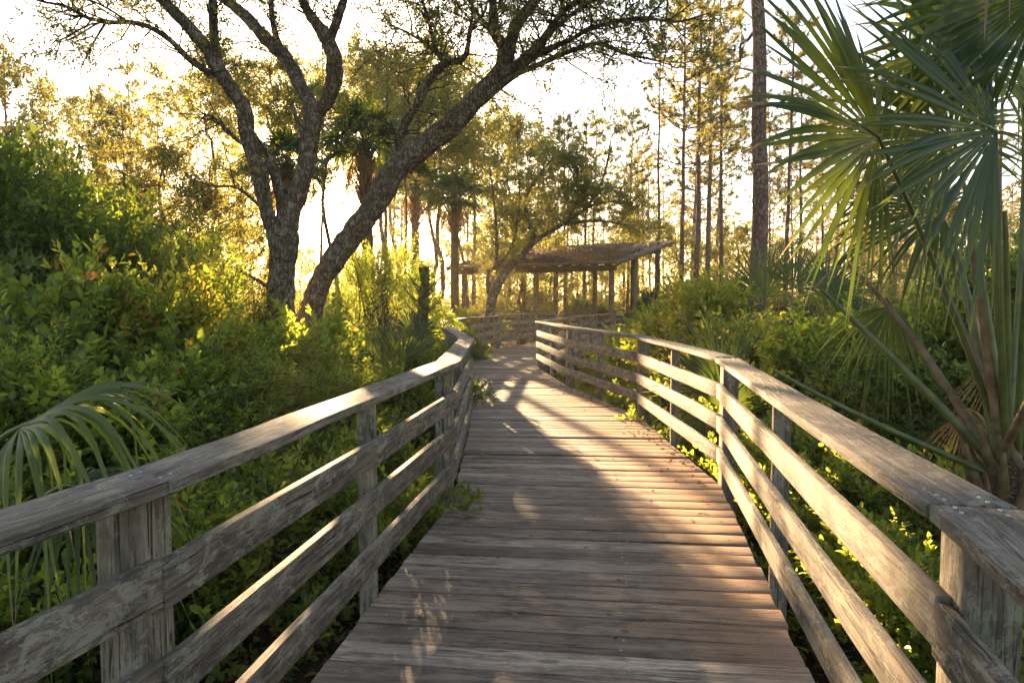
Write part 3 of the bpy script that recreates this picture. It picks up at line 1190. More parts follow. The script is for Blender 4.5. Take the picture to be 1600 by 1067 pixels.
def make_pine(name, seed, H, r, nb, clear, brl, ntuft=8, nneed=34):
    rs = RS(seed)
    root = empty(name)
    gb, gl = Geo(), Geo()
    T = curve_pts(np.array([0., 0, -.4]), np.array([rs.randn() * .012 * H, rs.randn() * .012 * H, H]), 22, .0013 * H, rs)
    gb.tube(T, np.linspace(r, r * .22, 22), 10)
    tufts = []
    for i in range(nb):
        f = clear + (1 - clear) * (i + rs.rand()) / nb
        j = min(21, int(f * 21))
        az = i * 2.4 + rs.randn() * .5
        le = brl * (1.15 - .75 * (f - clear) / (1 - clear)) * rs.uniform(.45, 1.15)
        dead = rs.rand() < .22 and f < clear + .3
        e = T[j] + np.array([math.cos(az) * le, math.sin(az) * le, le * rs.uniform(-.05, .65)])
        Q = curve_pts(T[j], e, 8, .05 * le, rs, sag=-.04 * le)
        gb.tube(Q, np.linspace(r * .22, .012, 8), 5)
        if dead:
            continue
        tufts.append((e, nrm(e - Q[-3])))
        for s in range(ntuft):
            k = rs.randint(3, 8)
            d = nrm(nrm(e - T[j]) * .7 + nrm(rs.randn(3)) * .7 + np.array([0, 0, .4]))
            e2 = Q[k] + d * rs.uniform(.25, .7) * (.4 + le * .3)
            gb.tube(curve_pts(Q[k], e2, 4, .03, rs), [.014, .011, .009, .007], 3)
            tufts.append((e2, d))
    tufts.append((T[-1], np.array([0, 0, 1.0])))
    P = np.array([t[0] for t in tufts])
    D = np.array([t[1] for t in tufts])
    n = len(P)
    k = nneed
    B = np.repeat(P, k, 0)
    DD = np.repeat(D, k, 0) * .55 + nrm(rs.randn(n * k, 3)) * .9
    B = B - np.repeat(D, k, 0) * rs.uniform(0, .22, (n * k, 1))
    leaves(gl, B, DD, rs.uniform(.16, .30, n * k), .12, NEED, rs, .2)
    gb.build("trunk", M_PINEB, root, smooth=True)
    gl.build("crown", M_NEEDLE, root)
    return root


def gpos(px, Y, z=GZ):
    d = ray(px, 470)
    return (d[0] * Y / d[1], Y, z)


# ------------------------------------------------------------------ near right palm
def near_palm():
    root = empty("cabbage_palm", label="large palm with fan fronds reaching over the right railing, close to the camera", cat="palm")
    Yp = 4.3
    base = at(1572, 742, Yp)
    g = Geo()
    foot = np.array([base[0] + .05, base[1] + .05, GZ - .1])
    g.tube([foot, foot * .5 + base * .5, base + [0, 0, .05], base + [.0, 0, .14]], [.17, .16, .13, .05], 12)
    g.build("stem", M_PALMB, root, smooth=True)
    gb = Geo()
    rs = RS(8)
    for k in range(26):
        a = k * 2.4
        o = np.array([math.cos(a), math.sin(a), 0])
        h = base[2] - .65 + k * .027
        c = np.array([base[0], base[1], h])
        gb.tube([c + o * .10, c + o * .17 + [0, 0, .12], c + o * .26 + [0, 0, .30 + .1 * rs.rand()]], [.045, .032, .012], 6)
    gb.build("boots", M_STALKD, root)

    def P(px, py, Y):
        return at(px, py, Y)
    # (mid, hub, direction end px, Y of each, length, normal)
    F = [
        # big left fan, blade facing the camera
        (P(1470, 420, 4.2), P(1372, 214, 3.9), P(1235, 125, 3.5), 1.22, (.15, -1, .30), 1, dict(nseg=54, spread=2.15, droop=.12, fuse=.42, wk=1.06, hang=.05)),
        # its neighbour, hub near right edge
        (P(1560, 430, 3.9), P(1556, 205, 3.7), P(1420, 130, 3.4), 1.25, (.1, -1, .25), 2, dict(nseg=50, spread=1.9, droop=.12, fuse=.42, wk=1.06, hang=.05)),
        # high fan out of frame top right
        (P(1600, 380, 4.0), P(1640, -20, 3.5), P(1590, -180, 3.3), 1.1, (-.25, -1, .1), 3, dict(nseg=56, spread=2.6, droop=.18, fuse=.5, wk=1.05)),
        # top centre fan, light drooping segments
        (P(1560, 350, 4.6), P(1524, 95, 4.3), P(1480, 10, 4.4), 1.1, (.2, -.9, .5), 4, dict(nseg=40, spread=2.3, droop=.4, hang=.35, fuse=.42)),
        # behind, lower, dark
        (P(1520, 480, 4.8), P(1470, 330, 5.2), P(1370, 320, 5.4), .95, (.0, -.8, .6), 5, dict(nseg=44, spread=2.0, droop=.4)),
        (P(1620, 250, 4.6), P(1590, 60, 4.8), P(1600, -60, 5.0), 1.0, (.1, -.9, .4), 9, dict(nseg=40, spread=2.3, droop=.4)),
        (P(1540, 430, 4.4), P(1490, 215, 4.6), P(1420, 120, 4.7), 1.15, (.0, -.9, .4), 11, dict(nseg=54, spread=2.4, droop=.3, fuse=.42)),
        (P(1460, 600, 4.7), P(1392, 478, 5.1), P(1378, 520, 5.1), .62, (0, -1, .1), 10, dict(nseg=34, spread=1.1, droop=.5)),
    ]
    for mid, hub, e, Lg, Nv, sd_, kw in F:
        m = M_PALMY if sd_ in (4,) else M_PALM
        frond(root, base + [rs.randn() * .04, rs.randn() * .04, .03], mid, hub, Lg, Nv, sd_ * 7, m, D=nrm(e - hub), **kw)
    for mid, hub, e, Lg, sd_ in ((P(1545, 640, 4.6), P(1512, 640, 4.9), P(1490, 760, 5.0), .62, 21), (P(1560, 600, 4.8), P(1560, 560, 5.3), P(1530, 700, 5.5), .7, 23)):
        frond(root, base, mid, hub, Lg, (.1, -1, .2), sd_ * 3, M_DEAD, D=nrm(e - hub), r0=.014, r1=.007, stalkmat=M_STALKD, nseg=26, spread=.9, droop=.2, wk=.55, hang=.2)
    # bare and cut stalks
    gs = [((1520, 760), (1400, 560), (1282, 452), 4.4, 4.6), ((1525, 640), (1440, 520), (1326, 414), 4.5, 5.2), ((1480, 730), (1330, 650), (1208, 577), 4.2, 4.4),
          ((1568, 700), (1530, 480), (1508, 300), 4.2, 3.9), ((1575, 690), (1578, 520), (1570, 330), 4.1, 3.9), ((1560, 700), (1500, 500), (1462, 420), 4.4, 4.8),
          ((1560, 690), (1520, 470), (1490, 380), 4.6, 5.0), ((1590, 720), (1600, 640), (1640, 560), 4.0, 3.6)]
    for i, (a, b, c, ya, yc) in enumerate(gs):
        g = Geo()
        pts = bez(base + rs.randn(3) * .03, P(*b, (ya + yc) / 2), P(*c, yc), 12)
        w0 = .034 if i != 2 else .024
        g.tube(pts, np.linspace(w0, w0 * .36, 12), 8)
        g.build("leaf_stalk", M_STALK if i % 2 == 0 else M_STALKD, root, smooth=True)


near_palm()


def left_frond():
    root = empty("palmetto", label="palmetto with one pale green fan frond folding over beside the left railing", cat="palmetto")
    Y = 3.1
    hub = at(30, 668, Y)
    base = np.array([hub[0] - .75, hub[1] + .3, GZ])
    frond(root, base, hub + np.array([-.45, .1, -.15]), hub, .98, (.05, -.32, .95), 77, M_PALMY, D=(.90, -.15, .42), nseg=46, spread=2.2, droop=.85, hang=.12, cup=.5, wk=.9)
    hub3 = at(120, 760, 3.3)
    frond(root, base, hub3 + np.array([-.35, .1, .05]), hub3, .6, (.2, -.3, .8), 79, M_PALM, D=(.8, .1, -.25), nseg=30, spread=1.8, droop=.8)
    g = Geo()
    g.tube([base + [0, 0, -.2], base + [.03, 0, .06]], [.09, .06], 9)
    g.build("stem", M_PALMB, root)


left_frond()


# palmetto clumps made of full fans (mid distance)
def palmetto(label, px, Y, specs, seed, mat=M_PALM):
    x, y, z = gpos(px, Y)
    root = empty("palmetto", label=label, cat="palmetto")
    base = np.array([x, y, z])
    for i, (hx, hy, ex, ey, Lg, sp, dr) in enumerate(specs):
        hub = at(hx, hy, Y - .1 * i)
        e = at(ex, ey, Y - .1 * i)
        D = nrm(e - hub)
        frond(root, base, (base + hub) / 2 + np.array([0, 0, .2]), hub, Lg, (.2, -1, .3), seed + i, mat, D=D, r0=.012, r1=.007, nseg=30, spread=sp, droop=dr, ts=SHORT_TS, fuse=.38)
    g = Geo()
    g.tube([base + [0, 0, -.2], base + [.0, 0, .12]], [.10, .07], 9)
    g.build("stem", M_PALMB, root)


palmetto("dark fan palmetto standing right behind the middle of the right railing", 1120, 8.0,
         [(1130, 610, 1080, 500, 1.15, 1.15, .08), (1130, 640, 1170, 560, .8, 1.4, .3), (1100, 650, 1060, 680, .6, 1.5, .6)], 300)
palmetto("palmetto with narrow lit upright blades below the bend of the right railing", 1180, 6.6,
         [(1185, 740, 1170, 640, .62, 1.0, .1), (1195, 800, 1230, 760, .5, 1.4, .4), (1160, 820, 1120, 800, .45, 1.4, .5)], 320, M_PALMY)
palmetto("tall palmetto with two stiff dark fans left of the big pine's foot", 1205, 12.5,
         [(1195, 465, 1185, 380, 1.2, 1.6, .12), (1240, 450, 1285, 390, 1.1, 1.5, .2), (1180, 500, 1130, 470, .8, 1.7, .5)], 340)
palmetto("palmetto whose wide fan spreads toward the big near palm", 1310, 11.0,
         [(1290, 462, 1340, 425, 1.05, 1.5, .15), (1330, 500, 1390, 480, .7, 1.7, .5), (1260, 500, 1220, 490, .7, 1.6, .5)], 360)
palmetto("palmetto with tall yellow green blades between the leaning oak and the railing", 590, 9.2,
         [(600, 575, 565, 480, .85, .9, .1), (625, 575, 640, 490, .8, .8, .2), (580, 590, 520, 570, .8, 1.3, .5), (620, 590, 600, 660, .7, 1.4, .6)], 380)
palmetto("small palmetto among the bushes by the far left railing", 640, 12.0,
         [(645, 525, 630, 480, .7, 1.6, .3), (655, 530, 690, 500, .6, 1.6, .4)], 395)

# ------------------------------------------------------------------ shrubs
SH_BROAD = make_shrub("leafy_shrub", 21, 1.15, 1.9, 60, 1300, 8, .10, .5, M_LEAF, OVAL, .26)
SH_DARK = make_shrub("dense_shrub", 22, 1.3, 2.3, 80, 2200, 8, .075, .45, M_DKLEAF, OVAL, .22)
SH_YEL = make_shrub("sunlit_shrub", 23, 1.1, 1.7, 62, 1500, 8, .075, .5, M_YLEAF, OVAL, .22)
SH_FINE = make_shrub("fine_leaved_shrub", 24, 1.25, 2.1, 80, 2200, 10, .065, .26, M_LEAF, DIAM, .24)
SH_LOW = make_shrub("low_shrub", 25, .8, .75, 34, 520, 8, .07, .52, M_LEAF, OVAL, .18, .02)
SH_TWIG = make_shrub("twiggy_shrub", 26, 1.2, 2.3, 50, 1300, 7, .045, .4, M_GOLD, DIAM, .3)

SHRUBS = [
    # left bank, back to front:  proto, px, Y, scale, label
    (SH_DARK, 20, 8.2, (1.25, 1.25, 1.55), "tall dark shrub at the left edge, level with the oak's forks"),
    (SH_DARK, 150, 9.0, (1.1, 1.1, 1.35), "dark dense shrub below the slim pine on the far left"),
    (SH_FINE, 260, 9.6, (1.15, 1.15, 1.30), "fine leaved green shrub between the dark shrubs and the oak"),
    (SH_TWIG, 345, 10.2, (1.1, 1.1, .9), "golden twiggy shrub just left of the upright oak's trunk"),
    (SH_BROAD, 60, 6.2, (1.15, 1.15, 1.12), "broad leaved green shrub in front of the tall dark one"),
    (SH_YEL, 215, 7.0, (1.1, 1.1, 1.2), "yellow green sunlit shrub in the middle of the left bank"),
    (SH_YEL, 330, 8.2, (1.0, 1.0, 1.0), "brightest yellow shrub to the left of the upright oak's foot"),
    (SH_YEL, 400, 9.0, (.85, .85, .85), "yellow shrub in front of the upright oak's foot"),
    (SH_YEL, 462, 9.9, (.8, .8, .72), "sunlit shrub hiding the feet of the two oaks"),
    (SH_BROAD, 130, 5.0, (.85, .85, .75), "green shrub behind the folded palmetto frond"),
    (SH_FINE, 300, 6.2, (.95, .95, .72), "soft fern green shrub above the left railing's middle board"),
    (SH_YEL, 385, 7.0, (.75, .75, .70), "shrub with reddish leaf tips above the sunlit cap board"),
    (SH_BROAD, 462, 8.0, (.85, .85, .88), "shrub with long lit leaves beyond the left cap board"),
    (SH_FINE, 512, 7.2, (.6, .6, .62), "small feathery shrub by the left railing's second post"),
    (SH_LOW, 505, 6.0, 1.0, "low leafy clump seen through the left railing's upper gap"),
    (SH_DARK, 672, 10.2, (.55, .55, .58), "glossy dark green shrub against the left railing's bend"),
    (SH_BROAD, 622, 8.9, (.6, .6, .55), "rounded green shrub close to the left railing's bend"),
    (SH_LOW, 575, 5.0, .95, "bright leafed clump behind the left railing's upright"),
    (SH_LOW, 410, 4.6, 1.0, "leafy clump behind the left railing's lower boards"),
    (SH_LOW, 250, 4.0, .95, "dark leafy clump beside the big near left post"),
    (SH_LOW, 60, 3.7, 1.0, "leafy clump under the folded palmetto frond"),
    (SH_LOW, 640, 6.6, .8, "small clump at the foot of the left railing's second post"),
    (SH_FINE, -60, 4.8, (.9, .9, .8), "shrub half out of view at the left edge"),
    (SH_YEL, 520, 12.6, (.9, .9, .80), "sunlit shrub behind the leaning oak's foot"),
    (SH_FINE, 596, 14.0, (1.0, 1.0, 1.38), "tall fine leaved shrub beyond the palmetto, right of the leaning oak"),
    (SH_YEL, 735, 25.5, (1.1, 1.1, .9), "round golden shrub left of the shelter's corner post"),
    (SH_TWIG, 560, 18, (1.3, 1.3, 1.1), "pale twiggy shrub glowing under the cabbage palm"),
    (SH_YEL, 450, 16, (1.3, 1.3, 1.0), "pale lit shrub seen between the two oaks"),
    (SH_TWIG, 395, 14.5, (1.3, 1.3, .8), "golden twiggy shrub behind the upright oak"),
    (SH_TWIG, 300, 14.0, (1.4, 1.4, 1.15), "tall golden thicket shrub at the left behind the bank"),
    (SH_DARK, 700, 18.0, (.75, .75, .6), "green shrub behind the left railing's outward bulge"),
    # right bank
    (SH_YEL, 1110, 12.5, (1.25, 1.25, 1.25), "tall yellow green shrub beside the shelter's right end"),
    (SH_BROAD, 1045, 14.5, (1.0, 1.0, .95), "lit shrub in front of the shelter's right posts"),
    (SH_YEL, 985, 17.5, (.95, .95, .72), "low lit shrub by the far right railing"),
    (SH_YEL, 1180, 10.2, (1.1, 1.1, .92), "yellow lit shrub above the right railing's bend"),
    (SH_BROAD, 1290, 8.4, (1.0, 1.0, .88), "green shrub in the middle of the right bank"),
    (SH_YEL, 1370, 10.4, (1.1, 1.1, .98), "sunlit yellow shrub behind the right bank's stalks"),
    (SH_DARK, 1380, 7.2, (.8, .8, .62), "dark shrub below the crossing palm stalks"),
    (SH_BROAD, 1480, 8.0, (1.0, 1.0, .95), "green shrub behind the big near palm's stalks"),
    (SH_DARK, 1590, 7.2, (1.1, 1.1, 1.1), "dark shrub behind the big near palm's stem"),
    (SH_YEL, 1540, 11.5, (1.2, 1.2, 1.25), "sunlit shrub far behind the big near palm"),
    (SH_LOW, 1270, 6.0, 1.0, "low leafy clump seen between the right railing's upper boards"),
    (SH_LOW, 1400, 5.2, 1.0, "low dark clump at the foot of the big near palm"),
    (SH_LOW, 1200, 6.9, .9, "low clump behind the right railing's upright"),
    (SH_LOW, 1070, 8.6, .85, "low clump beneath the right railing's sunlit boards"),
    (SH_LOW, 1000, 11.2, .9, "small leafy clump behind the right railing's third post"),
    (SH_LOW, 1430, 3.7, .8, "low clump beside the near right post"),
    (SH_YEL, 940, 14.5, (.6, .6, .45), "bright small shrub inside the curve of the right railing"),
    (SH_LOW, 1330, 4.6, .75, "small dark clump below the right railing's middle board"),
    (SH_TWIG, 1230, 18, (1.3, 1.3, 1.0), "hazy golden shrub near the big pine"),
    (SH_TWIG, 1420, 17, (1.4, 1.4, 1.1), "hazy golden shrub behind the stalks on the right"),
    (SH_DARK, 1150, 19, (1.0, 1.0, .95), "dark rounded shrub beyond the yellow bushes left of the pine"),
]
rsp = RS(99)
for pr, px, Y, s, lab in SHRUBS:
    grp = {"leafy_shrub": "leafy shrubs", "dense_shrub": "dense dark shrubs", "sunlit_shrub": "sunlit shrubs", "fine_leaved_shrub": "fine leaved shrubs", "low_shrub": "low shrubs by the railings", "twiggy_shrub": "twiggy golden shrubs"}[pr.name.split(".")[0]]
    place(pr, gpos(px, Y), rsp.rand() * 6.28, s, lab, "shrub", grp)

# ------------------------------------------------------------------ trees of the middle distance
TR_OAK = make_tree("young_oak", 41, 7.0, 2.7, .13, 40, .11, M_OAKLEAF, DIAM, 8, 1.9, .5, .2, .34)
TR_GOLD = make_tree("thicket_tree", 42, 6.0, 2.8, .10, 40, .10, M_GOLD, DIAM, 8, 1.9, .42, .12, .32)
TR_DARK = make_tree("bushy_tree", 43, 6.0, 2.7, .13, 42, .11, M_DKLEAF, DIAM, 9, 1.6, .5, .1, .3)
TR_TALL = make_tree('tall_tree', 44, 12.5, 2.6, .12, 34, .12, M_GOLD, DIAM, 8, 1.8, .45, .58, .36)
TREES = [
    (TR_DARK, 40, 13.5, .80, "dark bushy tree at the far left, its top against the sky"),
    (TR_OAK, 110, 16.0, .75, "olive green tree behind the dark shrubs on the left"),
    (TR_OAK, 265, 19.0, .95, "brownish green tree left of the upright oak"),
    (TR_DARK, 225, 17.0, .66, "dark green tree at the foot of the slim left pine"),
    (TR_GOLD, 345, 20.0, .95, "golden tree filling the gap behind the oak's left limb"),
    (TR_GOLD, 250, 22.0, .9, "golden tree low behind the left bank"),
    (TR_TALL, 675, 30.0, 1.0, "tall sparse tree behind the leaning oak's side limb"),
    (TR_TALL, 545, 24.0, .85, "tall thin leaved tree behind the tall cabbage palm"),
    (TR_GOLD, 820, 33.0, 1.15, "golden tree rising behind the shelter roof's left part"),
    (TR_GOLD, 1500, 24.0, .9, "golden tree behind the big near palm"),
    (TR_TALL, 735, 40.0, 1.05, "tall thin tree over the shelter's left end"),
    (TR_TALL, 395, 24.0, .95, "tall thin tree behind the upright oak's left limb"),
    (TR_TALL, 300, 27.0, 1.0, "tall golden tree between the small left pine and the oak"),
    (TR_TALL, 625, 34.0, 1.25, "tall golden tree right of the tall cabbage palm"),
    (TR_TALL, 700, 38.0, 1.35, "tall golden tree under the leaning oak's middle"),
    (TR_TALL, 640, 42.0, 1.4, "tallest golden tree, rising behind the leaning oak's side limb"),
    (TR_TALL, 800, 44.0, 1.2, "tall thin tree behind the gnarled tree's left limbs"),
    (TR_TALL, 120, 30.0, 1.0, "tall tree behind the far left thicket"),
    (TR_OAK, -30, 20.0, 1.3, "tall tree at the left edge reaching above the dark bushes"),
]
for pr, px, Y, s, lab in TREES:
    place(pr, gpos(px, Y), rsp.rand() * 6.28, s, lab, "tree")


THK = make_tree("distant_tree", 45, 6.5, 3.0, .12, 34, .16, M_GOLD, DIAM, 7, 1.3, .5, .10, .4)
rst = RS(44)
for i in range(34):
    Y = rst.uniform(44, 72)
    px = 20 + i * 47 + rst.uniform(-20, 20)
    place(THK, gpos(px, Y), rst.rand() * 6.28, rst.uniform(.75, 1.15), "low golden tree in the hazy belt behind the shelter and pines", "tree", "golden trees of the far belt")


def gnarled():
    """the arching small oak in front of the shelter"""
    root = empty("gnarled_tree", label="gnarled leaning tree with fine golden leaves arching over the front of the shelter roof", cat="tree")
    rs = RS(61)
    gb, gt, gl = Geo(), Geo(), Geo()
    Y = 24.3
    limbs = [
        ([(760, 545, 13), (765, 490, 11), (770, 462, 11), (780, 440, 10.5), (793, 421, 9), (815, 400, 7.5), (838, 375, 5.5), (880, 350, 4.5), (915, 325, 3.6), (938, 290, 2.8), (950, 250, 2), (955, 215, 1)], Y, Y - 1.2, 10),
        ([(768, 470, 6), (762, 440, 5), (768, 420, 4), (785, 408, 3.4), (800, 385, 3), (808, 350, 2.6), (812, 300, 2), (806, 250, 1.2)], Y, Y - .4, 8),
        ([(838, 376, 5), (825, 345, 4), (822, 310, 3.4), (838, 280, 2.6), (862, 250, 1.8), (880, 222, 1)], Y - .6, Y + .3, 7),
        ([(780, 440, 5), (776, 400, 4), (775, 350, 3), (770, 300, 2.2), (765, 260, 1.2)], Y, Y + .5, 7),
        ([(880, 350, 4), (900, 320, 3), (902, 290, 2.2), (890, 262, 1.2)], Y - .8, Y - 1.5, 6),
        ([(880, 350, 4), (930, 345, 3), (970, 350, 2), (1000, 362, 1.2)], Y - .8, Y - .2, 6),
        ([(915, 325, 3), (950, 315, 2.2), (985, 320, 1.2)], Y - 1, Y - 1.4, 6),
    ]
    for i, (pts, a, b, k) in enumerate(limbs):
        P, R_ = limb(gb, pts, a, b, 700 + i, k, 3, .72)
        twigs_on(gt, gl, P, R_, 42 if i in (2, 4) else 18, rs, ln=(.4, 1.2), sub=8, nl=8, ll=.10, slen=.26, wr=.40, upb=.6 if i in (0, 5, 6) else .4, shape=DIAM, rmax=.10 if i else .06)
    gb.build("trunk", M_OAK, root, smooth=True)
    gt.build("twigs", M_TWIG, root)
    gl.build("crown", M_GOLD, root)


gnarled()

# ------------------------------------------------------------------ palms
PALM_T = make_palm("cabbage_palm", 51, 6.2, 26, .85, .75, .15, 20, 10)
place(PALM_T, gpos(573, 18.0), .4, 1.0, "tall cabbage palm between the two oaks with brown dead fronds under its head", "palm")
place(PALM_T, gpos(711, 26.0), 2.0, .98, "cabbage palm behind the vine covered trunk, left of the shelter", "palm")
place(PALM_T, gpos(452, 20.0), 3.1, .98, "cabbage palm half hidden behind the upright oak's right stem", "palm")
place(PALM_T, gpos(650, 30.0), 4.0, 1.15, "grey green cabbage palm behind the leaning oak's side limb", "palm")
PALM_S = make_palm("short_palm", 52, 1.3, 22, .8, .6, .16, 20, 4)
for px, Y, s, lab in [(1140, 26, 1.25, "short dark palm left of the big pine"), (1308, 34, 1.5, "little palm standing alone among the pines on the right"),
                      (1265, 30, 1.0, "short palm between the pine and the lone little palm"), (905, 37, 1.1, "short palm seen through the shelter"),
                      (935, 33.5, .9, "low palm beside the shelter's back post"), (1020, 29, 1.2, "dark short palm beside the shelter's high roof corner"),
                      (1470, 28, 1.0, "short palm behind the near palm's stalks")]:
    place(PALM_S, gpos(px, Y), rsp.rand() * 6, s, lab, "palm")


def vine_palm():
    Y = 12.6
    x, y, z = gpos(652, Y)
    root = empty("vine_covered_palm", (x, y, z), label="slim leaning palm trunk wrapped in bright green vines right of the leaning oak", cat="palm")
    rs = RS(71)
    g = Geo()
    P = curve_pts(np.array([0., 0, -.3]), np.array([.15, 0, 3.3]), 16, .02, rs)
    g.tube(P, np.linspace(.17, .11, 16) * (1 + .12 * rs.randn(16)), 9)
    g.build("trunk", M_PALMB, root)
    gb = Geo()
    for k in range(46):
        a = k * 2.4
        h = .2 + k * .062
        o = np.array([math.cos(a), math.sin(a), 0])
        c = np.array([.15 * h / 3.3, 0, h])
        gb.tube([c + o * .12, c + o * .26 + [0, 0, .12], c + o * .45 + [0, 0, .34]], [.035, .02, .006], 4)
    gb.build("boots", M_STALKD, root)
    gv, gt = Geo(), Geo()
    n = 330
    h = rs.rand(n) ** .8
    S = np.stack([.15 * h + rs.randn(n) * .16 + .35 * (h < .75) * (rs.rand(n) < .35) * (1 - h), rs.randn(n) * .16, .7 + h * 2.7], 1)
    # a spill of vine to the right
    m = rs.rand(n) < .45
    S[m] = np.stack([.35 + rs.rand(m.sum()) * .55, rs.randn(m.sum()) * .15, 2.7 - rs.rand(m.sum()) * .35], 1) + rs.randn(m.sum(), 3) * .16
    S[m, 2] -= (S[m, 0] - .3) * 1.3
    sprays(gv, gv, S, nrm(rs.randn(n, 3) + [0, -.3, .4]), .18, 7, .07, .55, OVAL, rs)
    gv.build("vine", M_LEAF, root)
    root.scale = (.82, .82, .84)


vine_palm()

# ------------------------------------------------------------------ pines
PN = [make_pine("pine_tree", 81, 17, .17, 42, .45, 2.4), make_pine("pine_tree", 82, 16, .13, 34, .55, 2.0), make_pine("pine_tree", 83, 19, .16, 38, .5, 2.6),
      make_pine("bare_pine", 84, 15, .09, 12, .45, 1.5, 2, 20)]
BIG = make_pine("big_pine", 85, 22, .21, 26, .42, 3.4, 7, 46)
x, y, z = gpos(1186, 15.5)
place(BIG, (x, y, z), 1.0, 1.0, "thick reddish pine trunk rising past the big near palm", "pine", None, (0, .048))
PINES = [
    (0, 203, 30, .62, 0, "small pine standing above the dark trees on the left"),
    (2, 20, 26, .62, 0, "pine at the left edge behind the dark bushes"),
    (0, 912, 38, .72, 0, "flat topped pine with bushy crown above the shelter"),
    (1, 884, 36, .75, 0, "slim pine just left of the flat topped one"),
    (3, 1031, 30, .95, .0, "bare slim pine next to the shelter's right corner"),
    (1, 1062, 32, 1.0, .02, "straight slender pine right of the bare one"),
    (2, 1088, 33, 1.0, .05, "slanting pine with a full golden crown"),
    (0, 1104, 40, 1.15, .01, "taller pine behind the slanting one"),
    (1, 1128, 34, 1.05, 0, "thin upright pine left of the thick reddish trunk"),
    (0, 1080, 52, 1.2, 0, "pine deep in the grove behind the slanting one"),
    (1, 1222, 26, .8, .03, "thin pine right behind the thick reddish trunk"),
    (2, 1250, 44, .9, 0, "golden crowned pine first to the right of the thick trunk"),
    (1, 1340, 40, .8, 0, "pine seen under the near palm's biggest fan"),
    (0, 1395, 30, .85, .01, "pale trunked pine behind the crossing palm stalks"),
    (1, 1431, 42, .9, 0, "pine at the right seen between palm stalks"),
    (2, 740, 44, .95, 0, "tall pine left of the shelter behind the palm"),
    (1, 980, 45, .9, 0, "distant pine over the shelter roof's right half"),
    (3, 600, 24, .8, .03, "thin bare stem just right of the tall cabbage palm"),
    (3, 500, 26, .8, -.02, "thin bare stem standing below the sun"),
    (3, 632, 19, .55, 0, "slender leafless stem left of the vine covered trunk"),
    (1, 1180, 50, 1.1, 0, "far pine showing left beside the thick trunk"),
    (0, 1560, 36, 1.0, 0, "pine behind the near palm at the right edge"),
]
for k, px, Y, s, tl, lab in PINES:
    place(PN[k], gpos(px, Y), rsp.rand() * 6.28, s, lab, "pine", None, (0, tl))
rsf = RS(17)
far_lab = "hazy far pine in the golden grove behind the clearing"
cnt = 0
for i in range(120):
    px = rsf.choice([rsf.uniform(980, 1600), rsf.uniform(520, 1000), rsf.uniform(-40, 520)], p=[.48, .37, .15])
    Y = rsf.uniform(48, 120)
    xw = (px - 800) / 1067 * Y
    if -6 < xw + .283 * Y < 5:
        continue
    place(PN[rsf.randint(0, 3)], gpos(px, Y), rsf.rand() * 6.28, rsf.uniform(.75, 1.15), far_lab, "pine", "far pines of the grove", (0, rsf.randn() * .012))


# far scrub line and ground cover
def scrub_line():
    rs = RS(31)
    n = 9000
    th = rs.uniform(-.72, .72, n)
    d = rs.uniform(70, 190, n)
    P = np.stack([np.sin(th) * d, np.cos(th) * d, GZ + rs.rand(n) ** 1.6 * 3.2 * (1 + .5 * np.sin(th * 40) * np.sin(th * 17))], 1)
    g = Geo()
    sprays(g, None, P, nrm(rs.randn(n, 3) + [0, 0, .6]), .8, 5, .5, .5, DIAM, rs, twig=False)
    tag(g.build("distant_scrub", M_GOLD), kind="stuff", label="hazy golden scrub along the far edge of the clearing")


scrub_line()


def mid_scrub():
    rs = RS(32)
    n = 9000
    X = rs.uniform(-26, 34, n)
    Y = rs.uniform(14, 60, n)
    ok = ~((np.abs(X - 1.5) < 4.0) & (Y < 37))
    X, Y = X[ok], Y[ok]
    n = len(X)
    h = .35 + .5 * np.sin(X * .8 + Y * .3) ** 2 + (Y > 35) * .4
    P = np.stack([X, Y, GZ + rs.rand(n) * h], 1)
    g = Geo()
    sprays(g, None, P, nrm(rs.randn(n, 3) * .7 + [0, 0, 1]), .4, 6, .16, .4, DIAM, rs, twig=False)
    tag(g.build("undergrowth", M_YLEAF), kind="stuff", label="low yellow green undergrowth between the trees")


mid_scrub()


def dist_to_walk(X, Y):
    C = np.array([(a + b) / 2 for a, b in deck_pts])
    best = np.full(len(X), 1e9)
    for i in range(len(C) - 1):
        a, b = C[i], C[i + 1]
        ab = b - a
        t = np.clip(((X - a[0]) * ab[0] + (Y - a[1]) * ab[1]) / (ab @ ab), 0, 1)
        best = np.minimum(best, np.hypot(X - a[0] - t * ab[0], Y - a[1] - t * ab[1]))
    return best


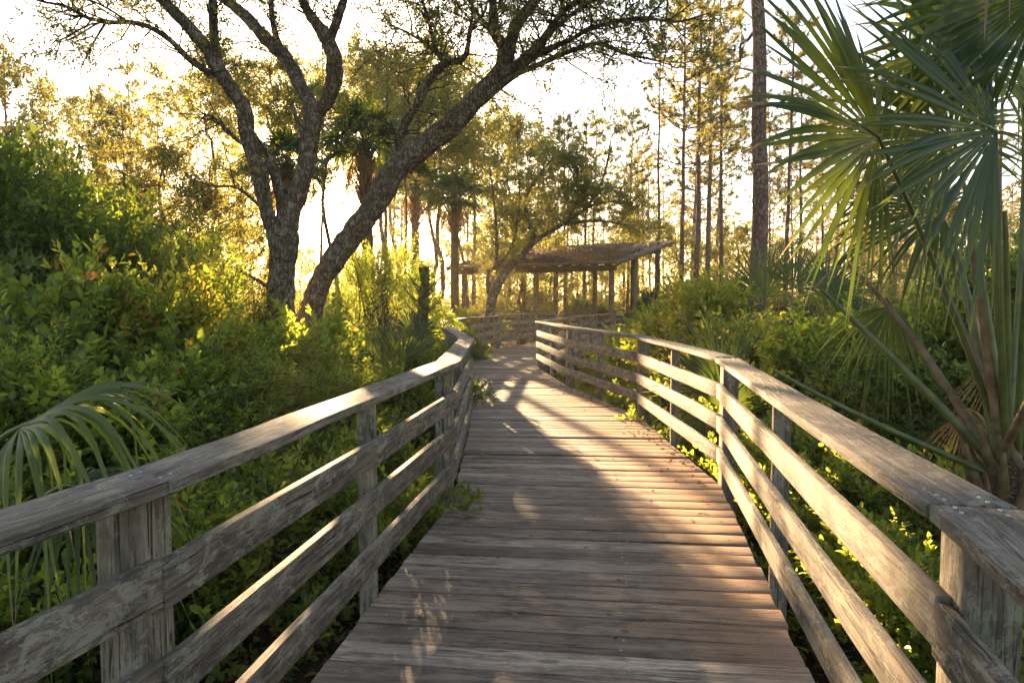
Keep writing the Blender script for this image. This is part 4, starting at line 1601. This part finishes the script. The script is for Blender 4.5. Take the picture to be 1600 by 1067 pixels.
def near_cover():
    rs = RS(33)
    n = 5200
    X = rs.uniform(-9, 9, n)
    Y = rs.uniform(.3, 16, n)
    dd = dist_to_walk(X, Y)
    ok = (dd > 1.35)
    X, Y, dd = X[ok], Y[ok], dd[ok]
    cl = np.sin(X * 2.1 + 1.7 * np.sin(Y * 1.3)) * np.sin(Y * 1.9 + X * .6)
    ok = np.where((X > 0) & (Y < 7), cl > .35, cl > -.1)
    X, Y, cl = X[ok], Y[ok], cl[ok]
    n = len(X)
    P = np.stack([X, Y, GZ + rs.rand(n) ** 1.3 * (.18 + .3 * (cl > .2))], 1)
    g, gt = Geo(), Geo()
    sprays(g, g, P, nrm(rs.randn(n, 3) * .6 + [0, 0, 1]), .2, 6, .075, .5, OVAL, rs, twig=True)
    tag(g.build("ground_cover", M_LEAF), kind="stuff", label="low leafy ground cover beside the boardwalk")
    # fallen leaves on the ground
    n = 14000
    X = rs.uniform(-7, 8, n)
    Y = rs.uniform(.3, 14, n)
    ok = dist_to_walk(X, Y) > .5
    X, Y = X[ok], Y[ok]
    Z = GZ + .07 * np.sin(X * 1.3 + 2 * np.sin(Y * .6)) + .05 * np.sin(Y * 1.9 + X * .7) + .012
    g = Geo()
    d = rs.randn(len(X), 3) * [1, 1, .25]
    leaves(g, np.stack([X, Y, Z], 1), d, rs.uniform(.04, .09, len(X)), .45, OVAL, rs, .8)
    tag(g.build("fallen_leaves", M_LITTER), kind="stuff", label="brown fallen leaves on the ground beside the boardwalk")


near_cover()


def roof_litter():
    rs = RS(35)
    n = 26000
    s = rs.uniform(-.5, EW - .05, n)
    t = ED * rs.rand(n) ** 1.15 * .97
    keep = ~((s > EW - 1.6) & (rs.rand(n) < .55) & (t > ED * .45)) & (rs.rand(n) < 1.05 - (t / ED) ** 3 * .6)
    s, t = s[keep], t[keep]
    n = len(s)
    P = EA[None] + EX[None] * s[:, None] + EY[None] * t[:, None]
    Z = ZE + (ZB - ZE) * t / ED + .01 + rs.rand(n) ** 2 * .10 * (.4 + .6 * np.sin(s * 2.3 + t) ** 2)
    g = Geo()
    leaves(g, np.column_stack([P, Z]), rs.randn(n, 3) * [1, 1, .35], rs.uniform(.045, .10, n), .4, OVAL, rs, .8)
    tag(g.build("roof_leaf_litter", M_LITTER), kind="stuff", label="brown leaves and needles lying on the shelter roof")


roof_litter()


def deck_litter():
    rs = RS(36)
    g = Geo()
    pts = []
    ER = offset_poly(R, .0, 1)
    for _ in range(420):
        i = rs.choice([2, 2, 2, 3, 3, 4])
        t = rs.rand()
        p = ER[i - 1 + 1] * (1 - t) + ER[i + 1] * t if i + 1 < len(ER) else ER[i]
        p = p + np.array([-abs(rs.randn()) * .16 + .02, rs.randn() * .05])
        pts.append((p[0], p[1], .008))
    pts = np.array(pts)
    nb = len(pts) // 3
    leaves(g, pts[:nb], rs.randn(nb, 3) * [1, 1, .2], rs.uniform(.03, .06, nb), .5, OVAL, rs, .8)
    leaves(g, pts[nb:], rs.randn(len(pts) - nb, 3) * [1, 1, .05], rs.uniform(.06, .16, len(pts) - nb), .025, NEED, rs, .9)
    # scattered over the deck
    m = 420
    X = rs.uniform(-.6, 1.5, m)
    Y = rs.uniform(2.2, 14, m)
    ok = (X < np.interp(Y, [2, 5, 9, 12.5, 15], [.95, 1.5, 1.5, .85, .5])) & (X > np.interp(Y, [2, 5, 9, 12, 15], [-.7, -.3, -.35, -.8, -1.2]))
    Q = np.stack([X, Y, np.full(m, .007)], 1)[ok]
    leaves(g, Q[: len(Q) // 4], rs.randn(len(Q) // 4, 3) * [1, 1, .2], .04, .5, OVAL, rs, .8)
    k = len(Q) - len(Q) // 4
    leaves(g, Q[-k:], rs.randn(k, 3) * [1, 1, .03], rs.uniform(.05, .2, k), .02, NEED, rs, .9)
    tag(g.build("deck_leaf_litter", M_LITTER), kind="stuff", label="pine needles and dead leaves scattered on the boardwalk planks")


deck_litter()


# ------------------------------------------------------------------ haze
def haze():
    m, n, l = newmat("haze_air")
    pv = n.new("ShaderNodeVolumePrincipled")
    pv.inputs["Color"].default_value = (1.0, .90, .74, 1)
    pv.inputs["Density"].default_value = HAZE
    pv.inputs["Anisotropy"].default_value = .35
    o = n.new("ShaderNodeOutputMaterial")
    l.new(pv.outputs[0], o.inputs["Volume"])
    g = Geo()
    x0, x1, y0, y1, z0, z1 = -610, 610, -70, 910, GZ - 1.3, 30
    V = [(x0, y0, z0), (x1, y0, z0), (x1, y1, z0), (x0, y1, z0), (x0, y0, z1), (x1, y0, z1), (x1, y1, z1), (x0, y1, z1)]
    f = [(3, 2, 1, 0), (4, 5, 6, 7), (0, 1, 5, 4), (1, 2, 6, 5), (2, 3, 7, 6), (3, 0, 4, 7)]
    g.add(V, f)
    tag(g.build("haze", m), kind="stuff", label="warm golden haze in the air")


if HAZE > 0:
    haze()
